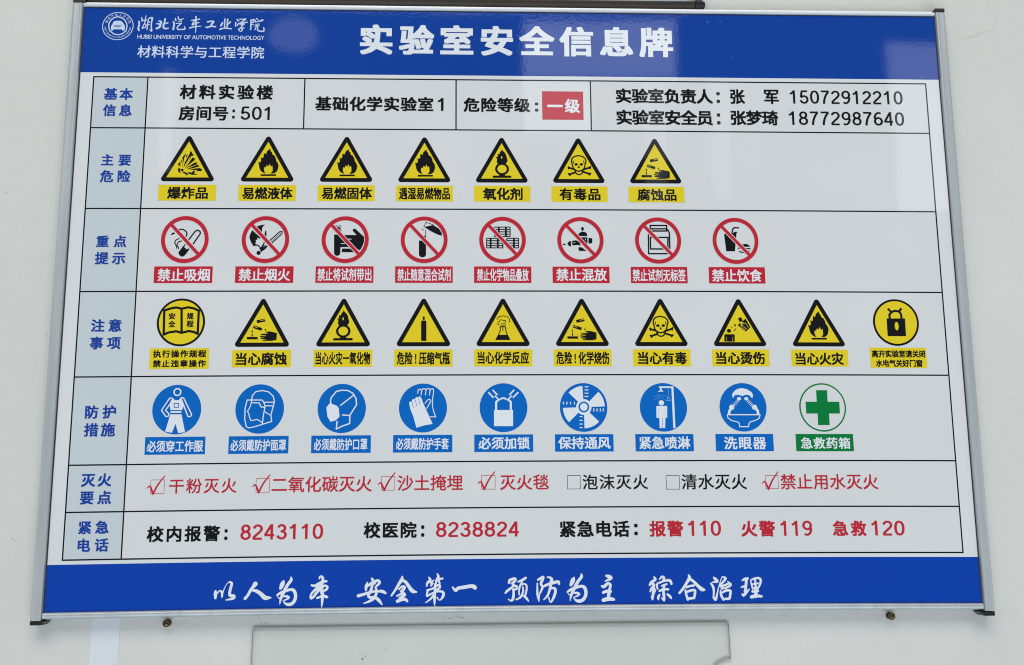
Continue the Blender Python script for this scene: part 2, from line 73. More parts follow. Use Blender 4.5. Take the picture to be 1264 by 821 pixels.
# ------------------------------------------------------------------ board data, millimetres
# u runs right from the table's left line, v runs down from its top line
ART = {"explosion":[["p","k",[[-5.96,9.24],[-5.8,2.03],[-6.49,-2.23],[-3.11,-6.85],[-3.57,-3.23],[-4.45,-2.24],[-5.12,3.34]]],["p","k",[[-2.7,-4.55],[-0.9,-5.87],[-1.7,-3.11],[-2.56,-1.59]]],["p","k",[[1.73,-9.51],[4.94,-4.26],[2.6,-3.92],[0.24,-1.28],[-3.18,5.3],[-4.76,8.58],[-3.88,3.34],[-2.47,0.38],[-0.48,-3.57]]],["p","k",[[3.6,-2.28],[6.45,-0.98],[5.9,0.54],[-1.25,6.93],[-4.32,10.02],[0.45,3.32]]],["p","k",[[6.61,2.77],[8.99,3.28],[7.96,5.25],[1.26,7.71],[-2.67,9.56],[2.41,5.61]]],["p","k",[[9.51,5.25],[11.02,7.21],[6.86,8.41],[0.75,10.0],[-2.02,10.34],[4.34,7.24]]],["p","k",[[11.34,8.85],[13.75,10.15],[13.21,12.11],[7.65,12.13],[9.45,11.01],[0.8,11.18],[5.67,9.52]]],["p","k",[[-5.32,12.51],[-2.82,13.15],[0.36,15.1],[-0.8,16.74],[-3.36,14.79],[-5.57,13.69]]],["p","k",[[-0.96,13.15],[3.38,13.59],[5.47,11.82],[7.03,12.14],[5.89,14.43],[10.28,15.72],[4.73,16.07],[0.98,15.1]]],["p","k",[[-7.72,0.73],[-6.76,0.07],[-6.98,3.35],[-8.12,5.32]]],["p","k",[[-9.19,2.38],[-8.49,4.01],[-7.72,7.28],[-10.58,5.66]]],["p","k",[[-9.84,8.28],[-8.56,9.25],[-7.8,9.58],[-7.94,11.87],[-7.1,14.15],[-8.98,13.5],[-10.17,11.87]]],["p","k",[[-7.6,9.9],[-4.82,9.89],[-4.44,11.53],[-5.63,12.51],[-7.2,11.86]]],["p","k",[[1.46,-1.61],[2.94,-3.26],[-1.38,3.98],[-3.69,7.6]]]],"flame":[["p","k",[[2.31,-12.05],[1.82,-9.65],[3.45,-8.52],[3.79,-6.18],[6.21,-4.62],[7.64,-1.48],[8.1,1.04],[9.63,2.92],[10.58,6.06],[10.16,9.21],[8.91,12.35],[6.56,14.12],[2.7,14.51],[4.73,11.74],[4.8,9.23],[4.32,5.78],[2.86,7.36],[1.72,3.91],[0.58,6.74],[-1.35,5.49],[-1.9,8.01],[-3.4,7.39],[-3.94,9.9],[-3.3,12.41],[-2.06,14.53],[-4.76,13.54],[-7.18,11.49],[-8.55,8.67],[-9.11,4.9],[-10.06,2.08],[-8.08,2.7],[-7.1,1.12],[-7.49,-3.29],[-5.97,-1.72],[-4.8,-2.99],[-4.58,-7.09],[-2.18,-6.34],[-1.64,-9.0],[-0.17,-10.58]]],["p","k",[[-7.11,15.18],[8.24,15.11],[8.27,16.87],[-7.07,16.94]]]],"oxidiser":[["p","k",[[-0.25,-12.99],[0.95,-10.9],[2.75,-9.32],[4.24,-6.79],[4.83,-3.62],[5.72,-1.09],[4.79,1.45],[3.27,3.36],[-4.56,3.4],[-5.45,0.24],[-5.14,-2.29],[-6.33,-4.19],[-4.52,-4.52],[-4.51,-7.69],[-2.7,-7.38],[-2.08,-9.93],[-0.74,-10.89]]],["e","Y",[-0.42,-3.91],0.66,1.45],["e","k",[-0.07,8.43],7.11,6.5],["e","Y",[-0.07,8.43],4.7,4.4],["p","k",[[-2.81,14.13],[2.61,14.1],[3.19,16.12],[-3.42,16.15]]],["p","k",[[-9.55,15.55],[9.22,15.45],[9.2,17.72],[-9.56,17.82]]]],"skull":[["s","k",1.57,[[-10.47,6.6],[10.91,13.12]],0],["s","k",1.58,[[11.17,6.15],[-9.8,13.69]],0],["e","k",[-10.76,5.97],1.03,1.03],["e","k",[-10.48,7.36],1.03,1.03],["e","k",[11.52,12.8],1.03,1.03],["e","k",[10.41,13.95],1.03,1.03],["e","k",[11.67,5.52],1.03,1.03],["e","k",[11.15,7.11],1.03,1.03],["e","k",[-10.58,13.25],1.03,1.03],["e","k",[-9.57,14.51],1.03,1.03],["p","Y",[[-7.62,-0.39],[-6.65,-4.21],[-3.88,-6.14],[-0.23,-6.67],[3.4,-6.06],[6.39,-3.66],[7.3,-0.49],[6.11,4.6],[4.95,8.41],[3.37,11.59],[1.81,14.0],[-1.82,14.02],[-3.58,11.0],[-6.24,7.21],[-6.78,3.41]]],["s","k",1.09,[[-6.22,5.94],[-6.95,2.78],[-7.63,-0.07],[-7.21,-2.94],[-4.81,-5.37],[-0.54,-6.35],[4.0,-5.43],[6.74,-2.9],[7.29,-0.17],[6.27,2.7],[5.78,5.87],[4.33,8.73],[2.74,12.86],[1.21,13.75],[-1.51,13.77],[-3.3,12.26],[-4.45,9.1],[-6.22,6.26]],0],["e","k",[-2.95,3.07],1.76,1.39],["e","k",[2.44,3.04],1.76,1.39],["p","k",[[-0.24,3.88],[-1.57,6.93],[1.1,6.91]]],["s","k",1.21,[[-4.62,8.34],[-2.95,9.85],[-0.54,10.34],[2.5,9.82],[4.22,8.29]],0],["s","k",0.73,[[-5.18,-1.04],[-5.73,2.14]],0],["s","k",0.73,[[4.76,-1.11],[5.25,2.07]],0]],"corrosive":[["s","k",2.37,[[-5.72,-1.18],[2.35,-2.83]],0],["s","Y",0.44,[[-2.32,-2.2],[2.95,-3.47]],0],["s","k",2.25,[[-8.99,3.69],[-0.66,6.55]],0],["s","Y",0.44,[[-9.32,3.3],[-4.89,4.86]],0],["s","k",0.81,[[-9.93,7.28],[-9.86,9.21]],0],["s","k",0.44,[[-9.86,9.21],[-9.76,12.09]],0],["s","k",1.0,[[-9.77,11.77],[-9.71,13.44]],0],["p","k",[[-14.86,14.06],[-4.27,14.1],[-4.19,16.4],[-14.78,16.36]]],["s","k",0.87,[[2.82,6.05],[2.88,7.84]],0],["p","k",[[3.04,8.74],[8.03,8.63],[14.2,10.26],[14.03,16.99],[9.57,17.93],[0.84,17.89],[0.19,16.93],[3.3,16.82],[3.6,16.31],[-1.4,15.97],[-1.62,15.0],[3.24,14.9],[-2.09,14.04],[-2.12,13.08],[3.5,13.23],[3.66,12.59],[-1.34,12.12],[-1.25,11.03],[4.35,10.67],[6.21,10.23],[3.38,9.58]]]],"cylinder":[["p","k",[[-2.46,-0.92],[-1.71,-2.08],[1.95,-2.08],[2.72,-0.91],[2.85,18.46],[-2.32,18.45]]],["p","k",[[-0.85,-4.8],[1.05,-4.8],[1.07,-2.6],[-0.83,-2.6]]],["e","k",[0.04,-5.06],1.01,1.14]],"flask":[["s","k",0.57,[[-5.95,-2.9],[-5.63,-4.53],[-4.35,-4.86],[-3.71,-6.16],[-2.12,-5.96],[0.11,-7.01],[1.38,-6.16],[3.61,-6.61],[4.88,-5.18],[6.27,-3.88],[6.76,-1.6],[5.8,0.02]],0],["s","k",0.57,[[-3.76,2.62],[-5.34,1.32],[-5.01,-0.3],[-3.42,-0.95],[-3.09,-2.58],[-1.18,-2.71],[0.08,-1.93],[2.31,-2.25],[2.3,-0.63],[1.66,0.67],[2.28,2.3],[1.01,2.95]],0],["e","k",[-0.89,1.65],1.53,1.53],["e","Y",[-0.89,1.65],0.89,0.89],["s","k",0.89,[[-2.94,4.24],[2.27,4.25]],0],["s","k",0.76,[[-2.94,4.57],[-2.7,7.81],[-4.44,12.34],[-7.0,16.87]],0],["s","k",0.76,[[2.4,4.57],[2.75,8.46],[4.0,12.35],[6.38,16.88]],0],["p","k",[[-4.44,12.47],[3.81,12.48],[7.14,17.2],[6.63,17.66],[-7.32,17.64],[-7.76,17.19]]],["s","k",0.7,[[-0.15,4.89],[-0.17,8.59]],0]],"scald":[["e","k",[-10.7,8.27],2.07,1.94],["p","k",[[-15.52,12.33],[-14.85,11.74],[-5.63,11.72],[-5.07,12.31],[-5.38,19.21],[-15.82,19.23]]],["s","Y",0.26,[[-13.23,14.47],[-13.43,19.1]],0],["s","Y",0.26,[[-7.23,14.46],[-7.43,19.08]],0],["s","k",2.85,[[0.43,-5.17],[2.19,-1.24]],0],["p","k",[[3.16,-1.25],[6.54,-4.34],[11.11,4.62],[6.25,9.02],[-1.54,2.7],[0.18,0.4],[2.07,1.38]]],["p","Y",[[1.44,1.05],[3.78,-0.59],[4.7,0.39],[2.72,1.38],[3.29,3.01],[2.0,3.01]]],["s","Y",0.39,[[4.66,1.37],[6.34,0.06],[9.02,4.96]],0],["s","Y",0.39,[[3.61,3.01],[5.77,5.29],[7.65,6.6]],0],["s","Y",0.39,[[0.72,2.69],[2.58,4.32],[5.67,7.58]],0],["s","k",0.58,[[-8.11,5.0],[-7.1,4.02]],0],["s","k",0.58,[[-5.19,1.72],[-3.46,2.24],[-4.82,3.68]],0],["s","k",0.58,[[-5.67,8.26],[-4.79,7.28],[-3.64,6.17]],0]],"book":[["s","k",1.86,[[-16.66,-12.78],[-11.53,-14.56],[-5.37,-15.83],[0.04,-14.52],[6.45,-15.92],[12.11,-14.74],[16.82,-12.41],[16.71,10.67],[13.15,8.87],[8.14,7.82],[1.16,9.58],[-4.25,8.02],[-11.62,9.26],[-16.1,11.28]],1],["s","k",1.87,[[0.04,-14.52],[1.16,9.58]],0]],"padlock":[["p","k",[[-9.36,-4.96],[9.49,-5.05],[9.21,13.05],[-9.45,13.13]]],["s","k",1.83,[[-6.11,-4.71],[-6.2,-8.92],[-3.38,-11.84],[0.36,-12.91],[4.22,-11.87],[5.84,-8.98],[5.93,-4.77]],0],["s","k",1.83,[[-7.47,-15.11],[-4.66,-12.22]],0],["s","k",1.84,[[6.57,-15.45],[3.99,-12.27]],0],["e","Y",[0.41,2.88],1.96,4.31]],"cigarette":[["s","k",1.04,[[-5.92,-10.44],[-2.55,-10.44],[0.59,-8.52],[1.94,-5.83],[1.13,-3.4]],0],["p","k",[[-14.17,-4.04],[-13.06,-6.47],[-11.58,-7.43],[-9.81,-6.15],[-12.08,-5.06]]],["s","k",0.85,[[-5.78,-1.03],[-8.76,0.56],[-9.86,3.12],[-8.5,5.99],[-6.32,7.07],[-5.78,9.49]],0],["s","k",0.85,[[-3.22,1.52],[-6.23,2.48],[-7.6,5.67],[-7.76,8.85]],0],["s","k",1.1,[[4.03,-0.08],[9.77,-8.53],[12.17,-9.68],[14.56,-8.27],[14.96,-6.16],[8.39,4.39]],0],["p","k",[[-0.02,4.71],[0.94,5.67],[-0.5,7.58],[2.36,10.13],[4.32,8.98],[4.98,10.13],[0.52,16.49],[-1.86,17.76],[-4.68,16.17],[-5.84,13.31]]]],"naked_flame":[["p","k",[[-13.49,-9.73],[-5.24,-2.03],[-5.2,-0.88],[-8.61,-2.03],[-7.62,0.02],[-9.75,0.53],[-9.07,2.46],[-10.25,4.06],[-8.68,5.02],[-6.21,5.66],[-4.28,8.21],[-1.4,2.45],[-0.46,3.22],[-3.63,9.17],[-5.44,10.13],[-5.83,7.58],[-8.02,6.3],[-12.0,6.62],[-14.62,1.82],[-15.98,-2.03],[-15.2,-5.88]]],["p","k",[[-9.01,-13.6],[-5.05,-14.9],[-1.07,-15.55],[-3.44,-12.64],[-3.88,-7.5],[-5.47,-9.1]]],["p","k",[[-0.27,-9.75],[0.7,-8.47],[0.87,-3.32],[-1.33,-4.61]]],["s","k",0.86,[[3.79,1.49],[13.64,-8.03],[16.09,-8.36],[16.16,-6.04],[6.61,3.41]],0],["s","k",0.37,[[5.35,2.45],[14.9,-7.07]],0],["p","k",[[-5.13,10.13],[-1.01,5.01],[-0.06,5.97],[0.85,5.65],[1.5,6.61],[2.44,7.25],[-0.53,10.45],[-4.12,13.01]]],["s","w",0.37,[[-1.54,7.57],[0.83,5.01]],0],["e","k",[-6.36,13.77],2.08,2.08]],"hand_tube":[["p","k",[[-4.38,-4.71],[11.39,-4.74],[7.16,-9.12],[7.56,-11.06],[9.72,-11.32],[18.66,-2.94],[18.75,2.34],[16.86,7.49],[14.76,11.21],[8.83,7.5],[-4.74,7.83],[-5.0,-4.71]]],["p","k",[[-11.19,-5.21],[-4.95,-5.22],[-4.55,14.05],[-10.78,14.06]]],["e","k",[-7.7,13.8],3.02,2.9],["s","k",0.5,[[-10.4,-14.25],[-4.58,-14.26],[-4.45,-7.93]],0],["p","k",[[-9.2,-13.09],[-5.79,-13.1],[-4.77,-8.26],[-6.02,-9.09],[-9.18,-12.12]]],["s","w",0.62,[[0.64,-0.53],[6.21,-0.54]],0],["s","w",0.62,[[-4.21,3.98],[-0.19,4.17]],0],["p","k",[[-3.17,9.31],[8.86,9.3],[8.93,12.95],[-3.1,12.96]]]],"pouring":[["p","k",[[-5.26,0.91],[1.79,0.89],[1.88,15.1],[-5.15,15.11]]],["e","k",[-1.63,14.98],3.51,3.2],["p","k",[[-0.68,-4.3],[1.75,-4.3],[1.79,1.02],[-0.65,1.03]]],["s","k",0.51,[[1.46,-10.44],[1.5,-3.77]],0],["p","k",[[-0.23,-13.38],[3.61,-14.19],[8.75,-15.28],[14.55,-11.82],[17.52,-7.15],[17.54,-4.08],[12.65,-5.8],[6.21,-9.12]]],["s","k",0.51,[[-0.49,-13.11],[1.66,-18.2],[9.39,-15.41]],0],["s","k",1.03,[[-1.37,-10.97],[-1.62,-9.9]],0]],"drums":[["s","k",0.81,[[-8.01,-13.38],[7.71,-13.44]],0],["s","k",0.81,[[-8.02,-10.91],[7.7,-10.96]],0],["s","k",0.81,[[-8.03,-8.44],[7.68,-8.49]],0],["s","k",0.81,[[-8.04,-6.04],[7.66,-6.09]],0],["s","k",0.81,[[-8.05,-3.58],[7.65,-3.62]],0],["s","k",0.75,[[-8.01,-13.38],[-8.05,-3.58]],0],["s","k",1.5,[[-3.75,-13.4],[-3.8,-3.59]],0],["s","k",1.5,[[3.45,-13.42],[3.39,-3.61]],0],["s","k",0.81,[[7.71,-13.44],[7.65,-3.62]],0],["s","k",0.81,[[-15.99,-1.67],[0.56,-1.72]],0],["s","k",0.81,[[4.32,-1.73],[16.08,-1.77]],0],["s","k",0.81,[[-16.0,0.79],[0.55,0.74]],0],["s","k",0.81,[[4.3,0.73],[16.06,0.69]],0],["s","k",0.81,[[-16.01,3.37],[0.54,3.33]],0],["s","k",0.81,[[4.28,3.32],[16.04,3.29]],0],["s","k",0.81,[[-16.02,5.96],[0.52,5.92]],0],["s","k",0.81,[[4.27,5.91],[16.01,5.87]],0],["s","k",0.81,[[-16.03,8.28],[0.51,8.24]],0],["s","k",0.81,[[4.25,8.23],[16.0,8.2]],0],["s","k",0.75,[[-15.99,-1.67],[-16.03,8.28]],0],["s","k",1.5,[[-11.93,-1.69],[-11.97,8.27]],0],["s","k",1.5,[[-4.75,-1.71],[-4.8,8.26]],0],["s","k",1.0,[[0.25,-1.72],[0.19,8.24]],0],["s","k",1.0,[[4.32,-1.73],[4.25,8.23]],0],["s","k",1.5,[[11.51,-1.75],[11.43,8.22]],0],["s","k",0.81,[[16.08,-1.77],[16.0,8.2]],0]],"bottles":[["e","k",[2.32,-11.88],1.39,2.02],["p","k",[[-2.1,-4.37],[-2.06,-6.52],[0.05,-8.22],[2.08,-9.14],[5.21,-8.37],[6.76,-7.01],[6.9,-4.28]]],["p","k",[[-0.55,-3.01],[7.12,-3.04],[6.95,5.66],[1.86,2.43]]],["p","k",[[8.1,-1.49],[8.87,-2.27],[11.26,-2.28],[11.99,-1.18],[11.93,2.07],[11.15,3.37],[8.75,3.51],[8.02,2.74]]],["e","k",[-16.38,4.44],1.25,0.88],["p","k",[[-13.36,3.78],[-11.62,1.31],[-9.54,0.85],[-9.64,6.69],[-11.7,6.05]]],["p","k",[[-8.48,0.85],[-4.38,-0.01],[-0.65,2.44],[0.04,6.01],[-1.64,5.04],[-8.24,5.39]]],["p","k",[[-2.12,7.38],[1.14,7.36],[6.09,11.23],[-1.13,11.26],[-2.17,9.84]]],["s","w",0.5,[[5.09,-1.8],[5.05,0.15]],0],["s","w",0.5,[[-6.94,2.79],[-5.37,2.59]],0]],"jar":[["s","k",1.18,[[-7.54,-15.7],[9.19,-15.78],[9.0,-9.98],[-7.71,-9.9]],1],["s","k",1.17,[[-8.56,-12.19],[9.86,-12.27]],0],["s","k",1.17,[[-9.66,-5.86],[-9.99,13.84],[8.87,13.77]],0],["s","k",1.18,[[9.83,-11.6],[11.69,-8.37],[11.66,8.14]],0],["s","k",1.17,[[-7.79,-3.18],[10.08,-3.26],[9.68,8.82],[-7.89,8.89]],1]],"drink":[["p","k",[[-11.4,-6.75],[-9.53,-7.57],[0.75,-8.7],[1.36,-7.63],[-1.04,10.94],[-9.93,10.98]]],["s","k",1.05,[[-1.22,-8.83],[2.07,-8.84]],0],["s","k",1.18,[[-3.05,-8.95],[-2.38,-12.2],[-0.33,-13.96],[3.59,-13.58]],0],["p","k",[[5.37,5.14],[8.07,3.38],[10.97,3.1],[13.91,4.69],[14.76,6.03],[7.94,6.34]]],["s","k",0.92,[[1.85,7.71],[15.06,8.18]],0],["p","k",[[2.53,10.12],[8.32,12.24],[7.11,12.91],[3.75,11.99]]],["s","k",0.79,[[12.33,10.47],[14.28,10.87]],0]],"workwear":[["e","w",[-0.14,-17.02],3.9,3.97],["e","b",[-0.14,-17.02],2.58,2.65],["s","w",1.06,[[-5.63,-11.54],[-7.44,-10.82],[-14.46,0.67],[-10.02,6.73],[-7.54,6.22],[-7.18,4.22],[-10.64,0.7],[-6.96,-4.96]],0],["s","w",1.06,[[3.62,-11.47],[6.15,-11.11],[14.47,4.94],[13.37,6.94],[11.06,6.92],[6.25,-4.52]],0],["p","w",[[-5.95,-8.65],[-4.31,-11.66],[-2.41,-9.16],[1.42,-9.13],[3.29,-11.6],[5.28,-8.56],[6.78,-4.51],[5.17,0.51],[-5.91,0.41],[-7.09,-4.97]]],["s","b",0.73,[[-2.72,-5.94],[1.57,-5.9],[1.75,-2.14],[-2.54,-2.18]],1],["p","w",[[-5.86,1.42],[4.55,1.51],[4.63,3.25],[-5.78,3.16]]],["p","w",[[-5.84,4.63],[4.83,4.72],[8.91,21.92],[2.58,22.86],[-0.47,13.83],[-3.54,22.47],[-9.97,21.07]]]],"face_shield":[["s","w",0.93,[[-8.04,-9.07],[-7.51,-13.12],[-4.32,-16.82],[1.63,-17.93],[7.66,-16.74],[12.45,-12.65],[13.95,-7.23],[12.79,-1.84],[10.92,6.22],[11.91,12.27],[3.38,14.89],[-4.47,17.37],[-9.72,18.46],[-12.28,17.1],[-13.98,10.06],[-14.04,-0.69],[-12.34,-8.76],[1.94,-8.66],[3.67,-6.63],[5.13,-2.57],[3.76,6.17],[3.03,14.22]],0],["s","w",0.93,[[4.34,-6.49],[13.97,-6.42]],0],["s","w",0.93,[[4.45,-3.11],[13.09,-2.85]],0],["s","w",0.93,[[-7.27,-6.03],[-0.62,-5.85],[1.17,-1.92],[4.17,-1.57]],0],["s","w",0.8,[[-8.0,-8.06],[-9.01,-2.67],[-11.61,2.36],[-10.56,4.04],[-9.42,8.08],[-8.32,11.11],[-5.35,10.93],[-2.07,10.15],[2.67,13.21]],0],["s","w",0.8,[[4.97,2.82],[10.39,6.22]],0]],"mask":[["s","w",1.13,[[-10.62,-4.86],[-11.03,-8.24],[-10.08,-10.95],[-5.53,-16.69],[-0.2,-17.82],[5.83,-17.45],[10.57,-14.57],[13.68,-9.46],[14.25,-3.36],[10.88,2.03],[7.97,6.74],[7.92,14.82],[0.52,17.46],[-4.88,20.11],[-4.24,12.73]],0],["p","w",[[-14.86,-0.83],[-11.62,-5.2],[-4.56,-2.45],[-2.84,-0.08],[-2.01,8.03],[-5.59,11.71],[-10.55,13.02],[-13.66,7.95]]],["s","w",1.07,[[-1.56,-2.64],[11.27,-12.87]],0],["s","w",1.07,[[0.29,6.36],[7.97,7.08]],0]],"gloves":[["s","w",0.81,[[-5.19,-14.51],[-4.75,-17.92],[-2.87,-18.59],[-1.51,-17.22],[-1.88,-12.79]],0],["s","w",0.81,[[-1.24,-17.22],[-0.04,-19.06],[1.71,-18.91],[2.66,-17.2],[2.29,-12.77]],0],["s","w",0.81,[[2.93,-17.54],[4.33,-19.24],[6.02,-19.1],[6.77,-17.53],[6.26,-12.76]],0],["s","w",0.81,[[7.04,-17.87],[8.38,-18.89],[9.93,-18.54],[10.28,-16.15],[9.31,-9.34],[9.14,-2.54],[10.39,3.57],[12.43,8.86],[7.06,8.63]],0],["s","w",0.81,[[1.94,-4.61],[4.61,-8.0],[6.62,-8.54],[7.64,-6.63],[3.65,0.49]],0],["p","w",[[-13.51,-5.36],[-12.51,-6.38],[-10.96,-6.03],[-10.65,-8.07],[-9.38,-8.95],[-7.83,-8.39],[-7.37,-10.23],[-5.83,-10.77],[-4.48,-10.08],[-3.82,-11.64],[-2.0,-10.61],[-0.08,-5.3],[9.45,15.74],[2.09,16.91],[-6.26,19.36],[-9.36,8.21],[-12.44,0.75]]],["s","b",0.4,[[-10.83,-6.03],[-9.1,-0.25]],0],["s","b",0.4,[[-7.62,-8.05],[-5.96,-1.59]],0],["s","b",0.4,[[-4.41,-9.54],[-2.74,-2.6]],0]],"lock_chain":[["p","w",[[-9.34,2.32],[9.28,2.39],[9.16,18.26],[-9.41,18.18]]],["s","w",1.89,[[-7.32,2.81],[-7.28,-5.36],[-5.72,-6.92]],0],["s","w",1.89,[[7.05,2.86],[7.11,-5.31],[5.77,-6.89]],0],["s","w",1.49,[[-3.01,-8.55],[0.04,-9.5],[2.4,-8.53]],0],["s","w",1.35,[[-14.81,-15.28],[-9.76,-9.66]],0],["s","w",1.35,[[-10.61,-17.52],[-5.9,-12.38]],0],["s","w",1.22,[[-8.6,-11.84],[-3.9,-7.19]],0],["s","w",1.36,[[14.63,-15.19],[9.17,-9.74]],0],["s","w",1.36,[[10.59,-17.6],[5.81,-12.48]],0],["s","w",1.22,[[8.17,-11.79],[3.4,-7.03]],0]],"fan":[["p","w",[[-0.85,-21.29],[-2.77,-21.06],[-4.67,-20.65],[-6.52,-20.06],[-8.32,-19.29],[-10.04,-18.36],[-11.67,-17.27],[-13.19,-16.02],[-14.59,-14.64],[-3.44,-3.71],[-0.07,-5.3]]],["p","w",[[20.75,-0.94],[20.63,-2.95],[20.32,-4.94],[19.83,-6.89],[19.16,-8.77],[18.31,-10.58],[17.29,-12.3],[16.11,-13.9],[14.79,-15.38],[3.76,-3.88],[5.23,-0.41]]],["p","w",[[0.5,20.7],[2.5,20.53],[4.49,20.16],[6.43,19.6],[8.31,18.85],[10.12,17.91],[11.83,16.8],[13.43,15.53],[14.91,14.1],[3.8,3.22],[0.26,4.82]]],["p","w",[[-20.34,0.44],[-20.22,2.4],[-19.91,4.34],[-19.43,6.24],[-18.78,8.08],[-17.96,9.84],[-16.98,11.52],[-15.85,13.09],[-14.58,14.55],[-3.45,3.33],[-4.85,-0.08]]],["e","w",[0.19,-0.37],7.56,7.81],["e","b",[0.19,-0.37],5.29,5.42],["e","w",[0.19,-0.37],3.66,3.78],["s","w",0.89,[[1.33,-20.32],[5.12,-20.31]],0],["s","w",0.88,[[1.27,-17.26],[5.06,-17.25]],0],["s","w",0.88,[[1.21,-14.08],[5.0,-14.07]],0],["s","w",0.88,[[1.15,-10.77],[4.93,-10.77]],0],["s","w",0.88,[[-4.27,9.1],[-1.25,9.11]],0],["s","w",0.88,[[-4.34,12.76],[-1.32,12.77]],0],["s","w",0.88,[[-4.41,16.42],[-1.39,16.42]],0],["s","w",0.88,[[-4.47,19.94],[-1.46,19.95]],0],["s","w",0.88,[[9.99,1.04],[9.93,4.08]],0],["s","w",0.88,[[13.15,1.05],[13.08,4.09]],0],["s","w",0.88,[[16.3,1.06],[16.23,4.09]],0],["s","w",0.88,[[19.2,1.06],[19.13,4.1]],0],["s","w",0.88,[[-19.76,-5.61],[-19.8,-2.82]],0],["s","w",0.88,[[-16.35,-5.6],[-16.4,-2.81]],0],["s","w",0.88,[[-12.83,-5.59],[-12.87,-2.81]],0],["s","w",0.88,[[-9.04,-5.59],[-9.09,-2.8]],0]],"shower":[["p","w",[[-3.87,-20.75],[10.53,-20.75],[10.47,-19.1],[-3.92,-19.1]]],["p","w",[[8.44,-19.92],[10.5,-19.92],[11.16,20.72],[8.98,20.71]]],["p","w",[[-2.56,-18.89],[-1.32,-18.89],[-0.9,-17.04],[0.62,-15.52],[-5.26,-15.53],[-2.96,-17.04]]],["s","c",0.41,[[5.32,-18.75],[5.08,-11.53]],0],["s","c",0.62,[[5.19,-10.85],[7.17,-6.59],[3.21,-6.6]],1],["s","c",0.27,[[-4.56,-13.01],[-9.68,-10.03]],0],["s","c",0.27,[[-4.13,-12.12],[-8.26,-7.08]],0],["s","c",0.27,[[-3.25,-11.98],[-5.34,-6.6]],0],["s","c",0.27,[[-2.32,-12.39],[-2.22,-7.97]],0],["s","c",0.27,[[-1.3,-12.12],[1.17,-7.08]],0],["s","c",0.27,[[-0.45,-13.01],[4.0,-10.02]],0],["e","w",[-1.99,-4.34],2.6,2.6],["p","w",[[-7.1,-0.58],[-6.39,-1.26],[3.03,-1.25],[3.69,-0.57],[3.33,10.5],[1.55,10.49],[0.95,20.57],[-4.49,20.56],[-4.44,10.49],[-7.24,10.48]]],["s","b",0.34,[[-1.51,10.35],[-1.77,20.56]],0],["s","g",0.2,[[-5.03,0.79],[-4.99,10.35]],0],["s","g",0.2,[[1.8,0.8],[1.42,10.36]],0]],"eyewash":[["p","w",[[-10.18,-13.26],[-7.41,-16.7],[-4.59,-18.22],[-1.1,-19.12],[4.36,-18.09],[8.71,-15.34],[10.32,-12.93],[10.02,-9.49],[8.78,-9.49],[6.83,-11.89],[3.42,-12.58],[-0.09,-11.2],[-4.16,-12.37],[-7.97,-11.88],[-9.31,-9.47],[-10.31,-10.16]]],["e","w",[-3.65,-8.45],2.06,1.72],["e","w",[3.57,-8.45],1.93,1.72],["s","w",0.62,[[-6.18,-7.28],[-3.93,-5.22]],0],["s","w",0.62,[[4.04,-5.22],[6.48,-7.28]],0],["s","w",0.62,[[-7.44,-5.99],[-5.19,-3.93]],0],["s","w",0.62,[[5.15,-3.93],[7.59,-6.0]],0],["s","w",0.62,[[-8.7,-4.7],[-6.45,-2.64]],0],["s","w",0.62,[[6.26,-2.65],[8.69,-4.71]],0],["s","w",0.62,[[-9.96,-3.41],[-7.71,-1.35]],0],["s","w",0.62,[[7.37,-1.36],[9.8,-3.42]],0],["s","w",0.62,[[-11.21,-2.13],[-8.97,-0.07]],0],["s","w",0.62,[[8.48,-0.08],[10.91,-2.13]],0],["e","w",[-11.24,0.0],2.54,2.54],["e","w",[11.43,-0.01],2.54,2.54],["s","w",2.33,[[-12.2,1.51],[-13.81,3.9],[-14.19,6.3]],0],["s","w",2.34,[[12.94,1.5],[14.47,3.9],[14.63,6.29]],0],["s","w",1.03,[[-16.15,7.39],[16.57,7.39]],0],["s","w",0.89,[[-16.03,7.67],[-15.6,10.4],[-12.15,13.13],[-5.71,14.63],[-4.41,16.2],[-4.21,19.27],[4.55,19.27],[5.18,16.2],[6.28,14.63],[11.15,13.13],[15.36,11.08],[16.56,7.66]],0]],"cross":[["p","n",[[-5.6,-17.05],[5.33,-17.07],[5.29,-5.55],[16.97,-5.58],[16.89,6.16],[5.99,6.17],[5.95,17.61],[-5.56,17.62],[-5.53,6.19],[-16.8,6.21],[-16.91,-5.52],[-5.75,-5.53]]]]}
EMBLEM = [["e","q",[21.01,-55.46],15.89,15.46],["e","h",[21.01,-55.46],15.07,14.64],["s","q",1.15,[[30.22,-55.68],[29.99,-57.37],[29.48,-59.0],[28.72,-60.53],[27.72,-61.91],[26.52,-63.09],[25.14,-64.05],[23.65,-64.75],[22.07,-65.17],[20.41,-66.01],[18.86,-65.13],[17.33,-64.67],[15.91,-63.93],[14.65,-62.94],[13.59,-61.73],[12.74,-60.33],[12.15,-58.79],[11.83,-57.15],[11.79,-55.46],[12.03,-53.78],[12.54,-52.15],[12.74,-50.26],[14.3,-49.25],[15.51,-48.07],[16.88,-47.12],[18.37,-46.42],[19.95,-46.0],[21.55,-45.87],[23.14,-46.04],[24.67,-46.49],[26.08,-47.22],[27.34,-48.21],[28.41,-49.41],[29.86,-50.46],[29.85,-52.35],[30.18,-53.99]],1],["p","q",[[14.15,-51.99],[14.1,-54.6],[14.63,-56.17],[15.71,-58.27],[16.55,-60.37],[18.91,-61.18],[22.75,-61.23],[24.96,-60.47],[26.28,-58.4],[27.74,-56.33],[28.16,-54.77],[28.3,-52.16],[27.77,-50.59],[26.0,-50.47],[25.2,-51.86],[16.8,-51.76],[16.16,-50.45],[14.62,-50.44]]]]
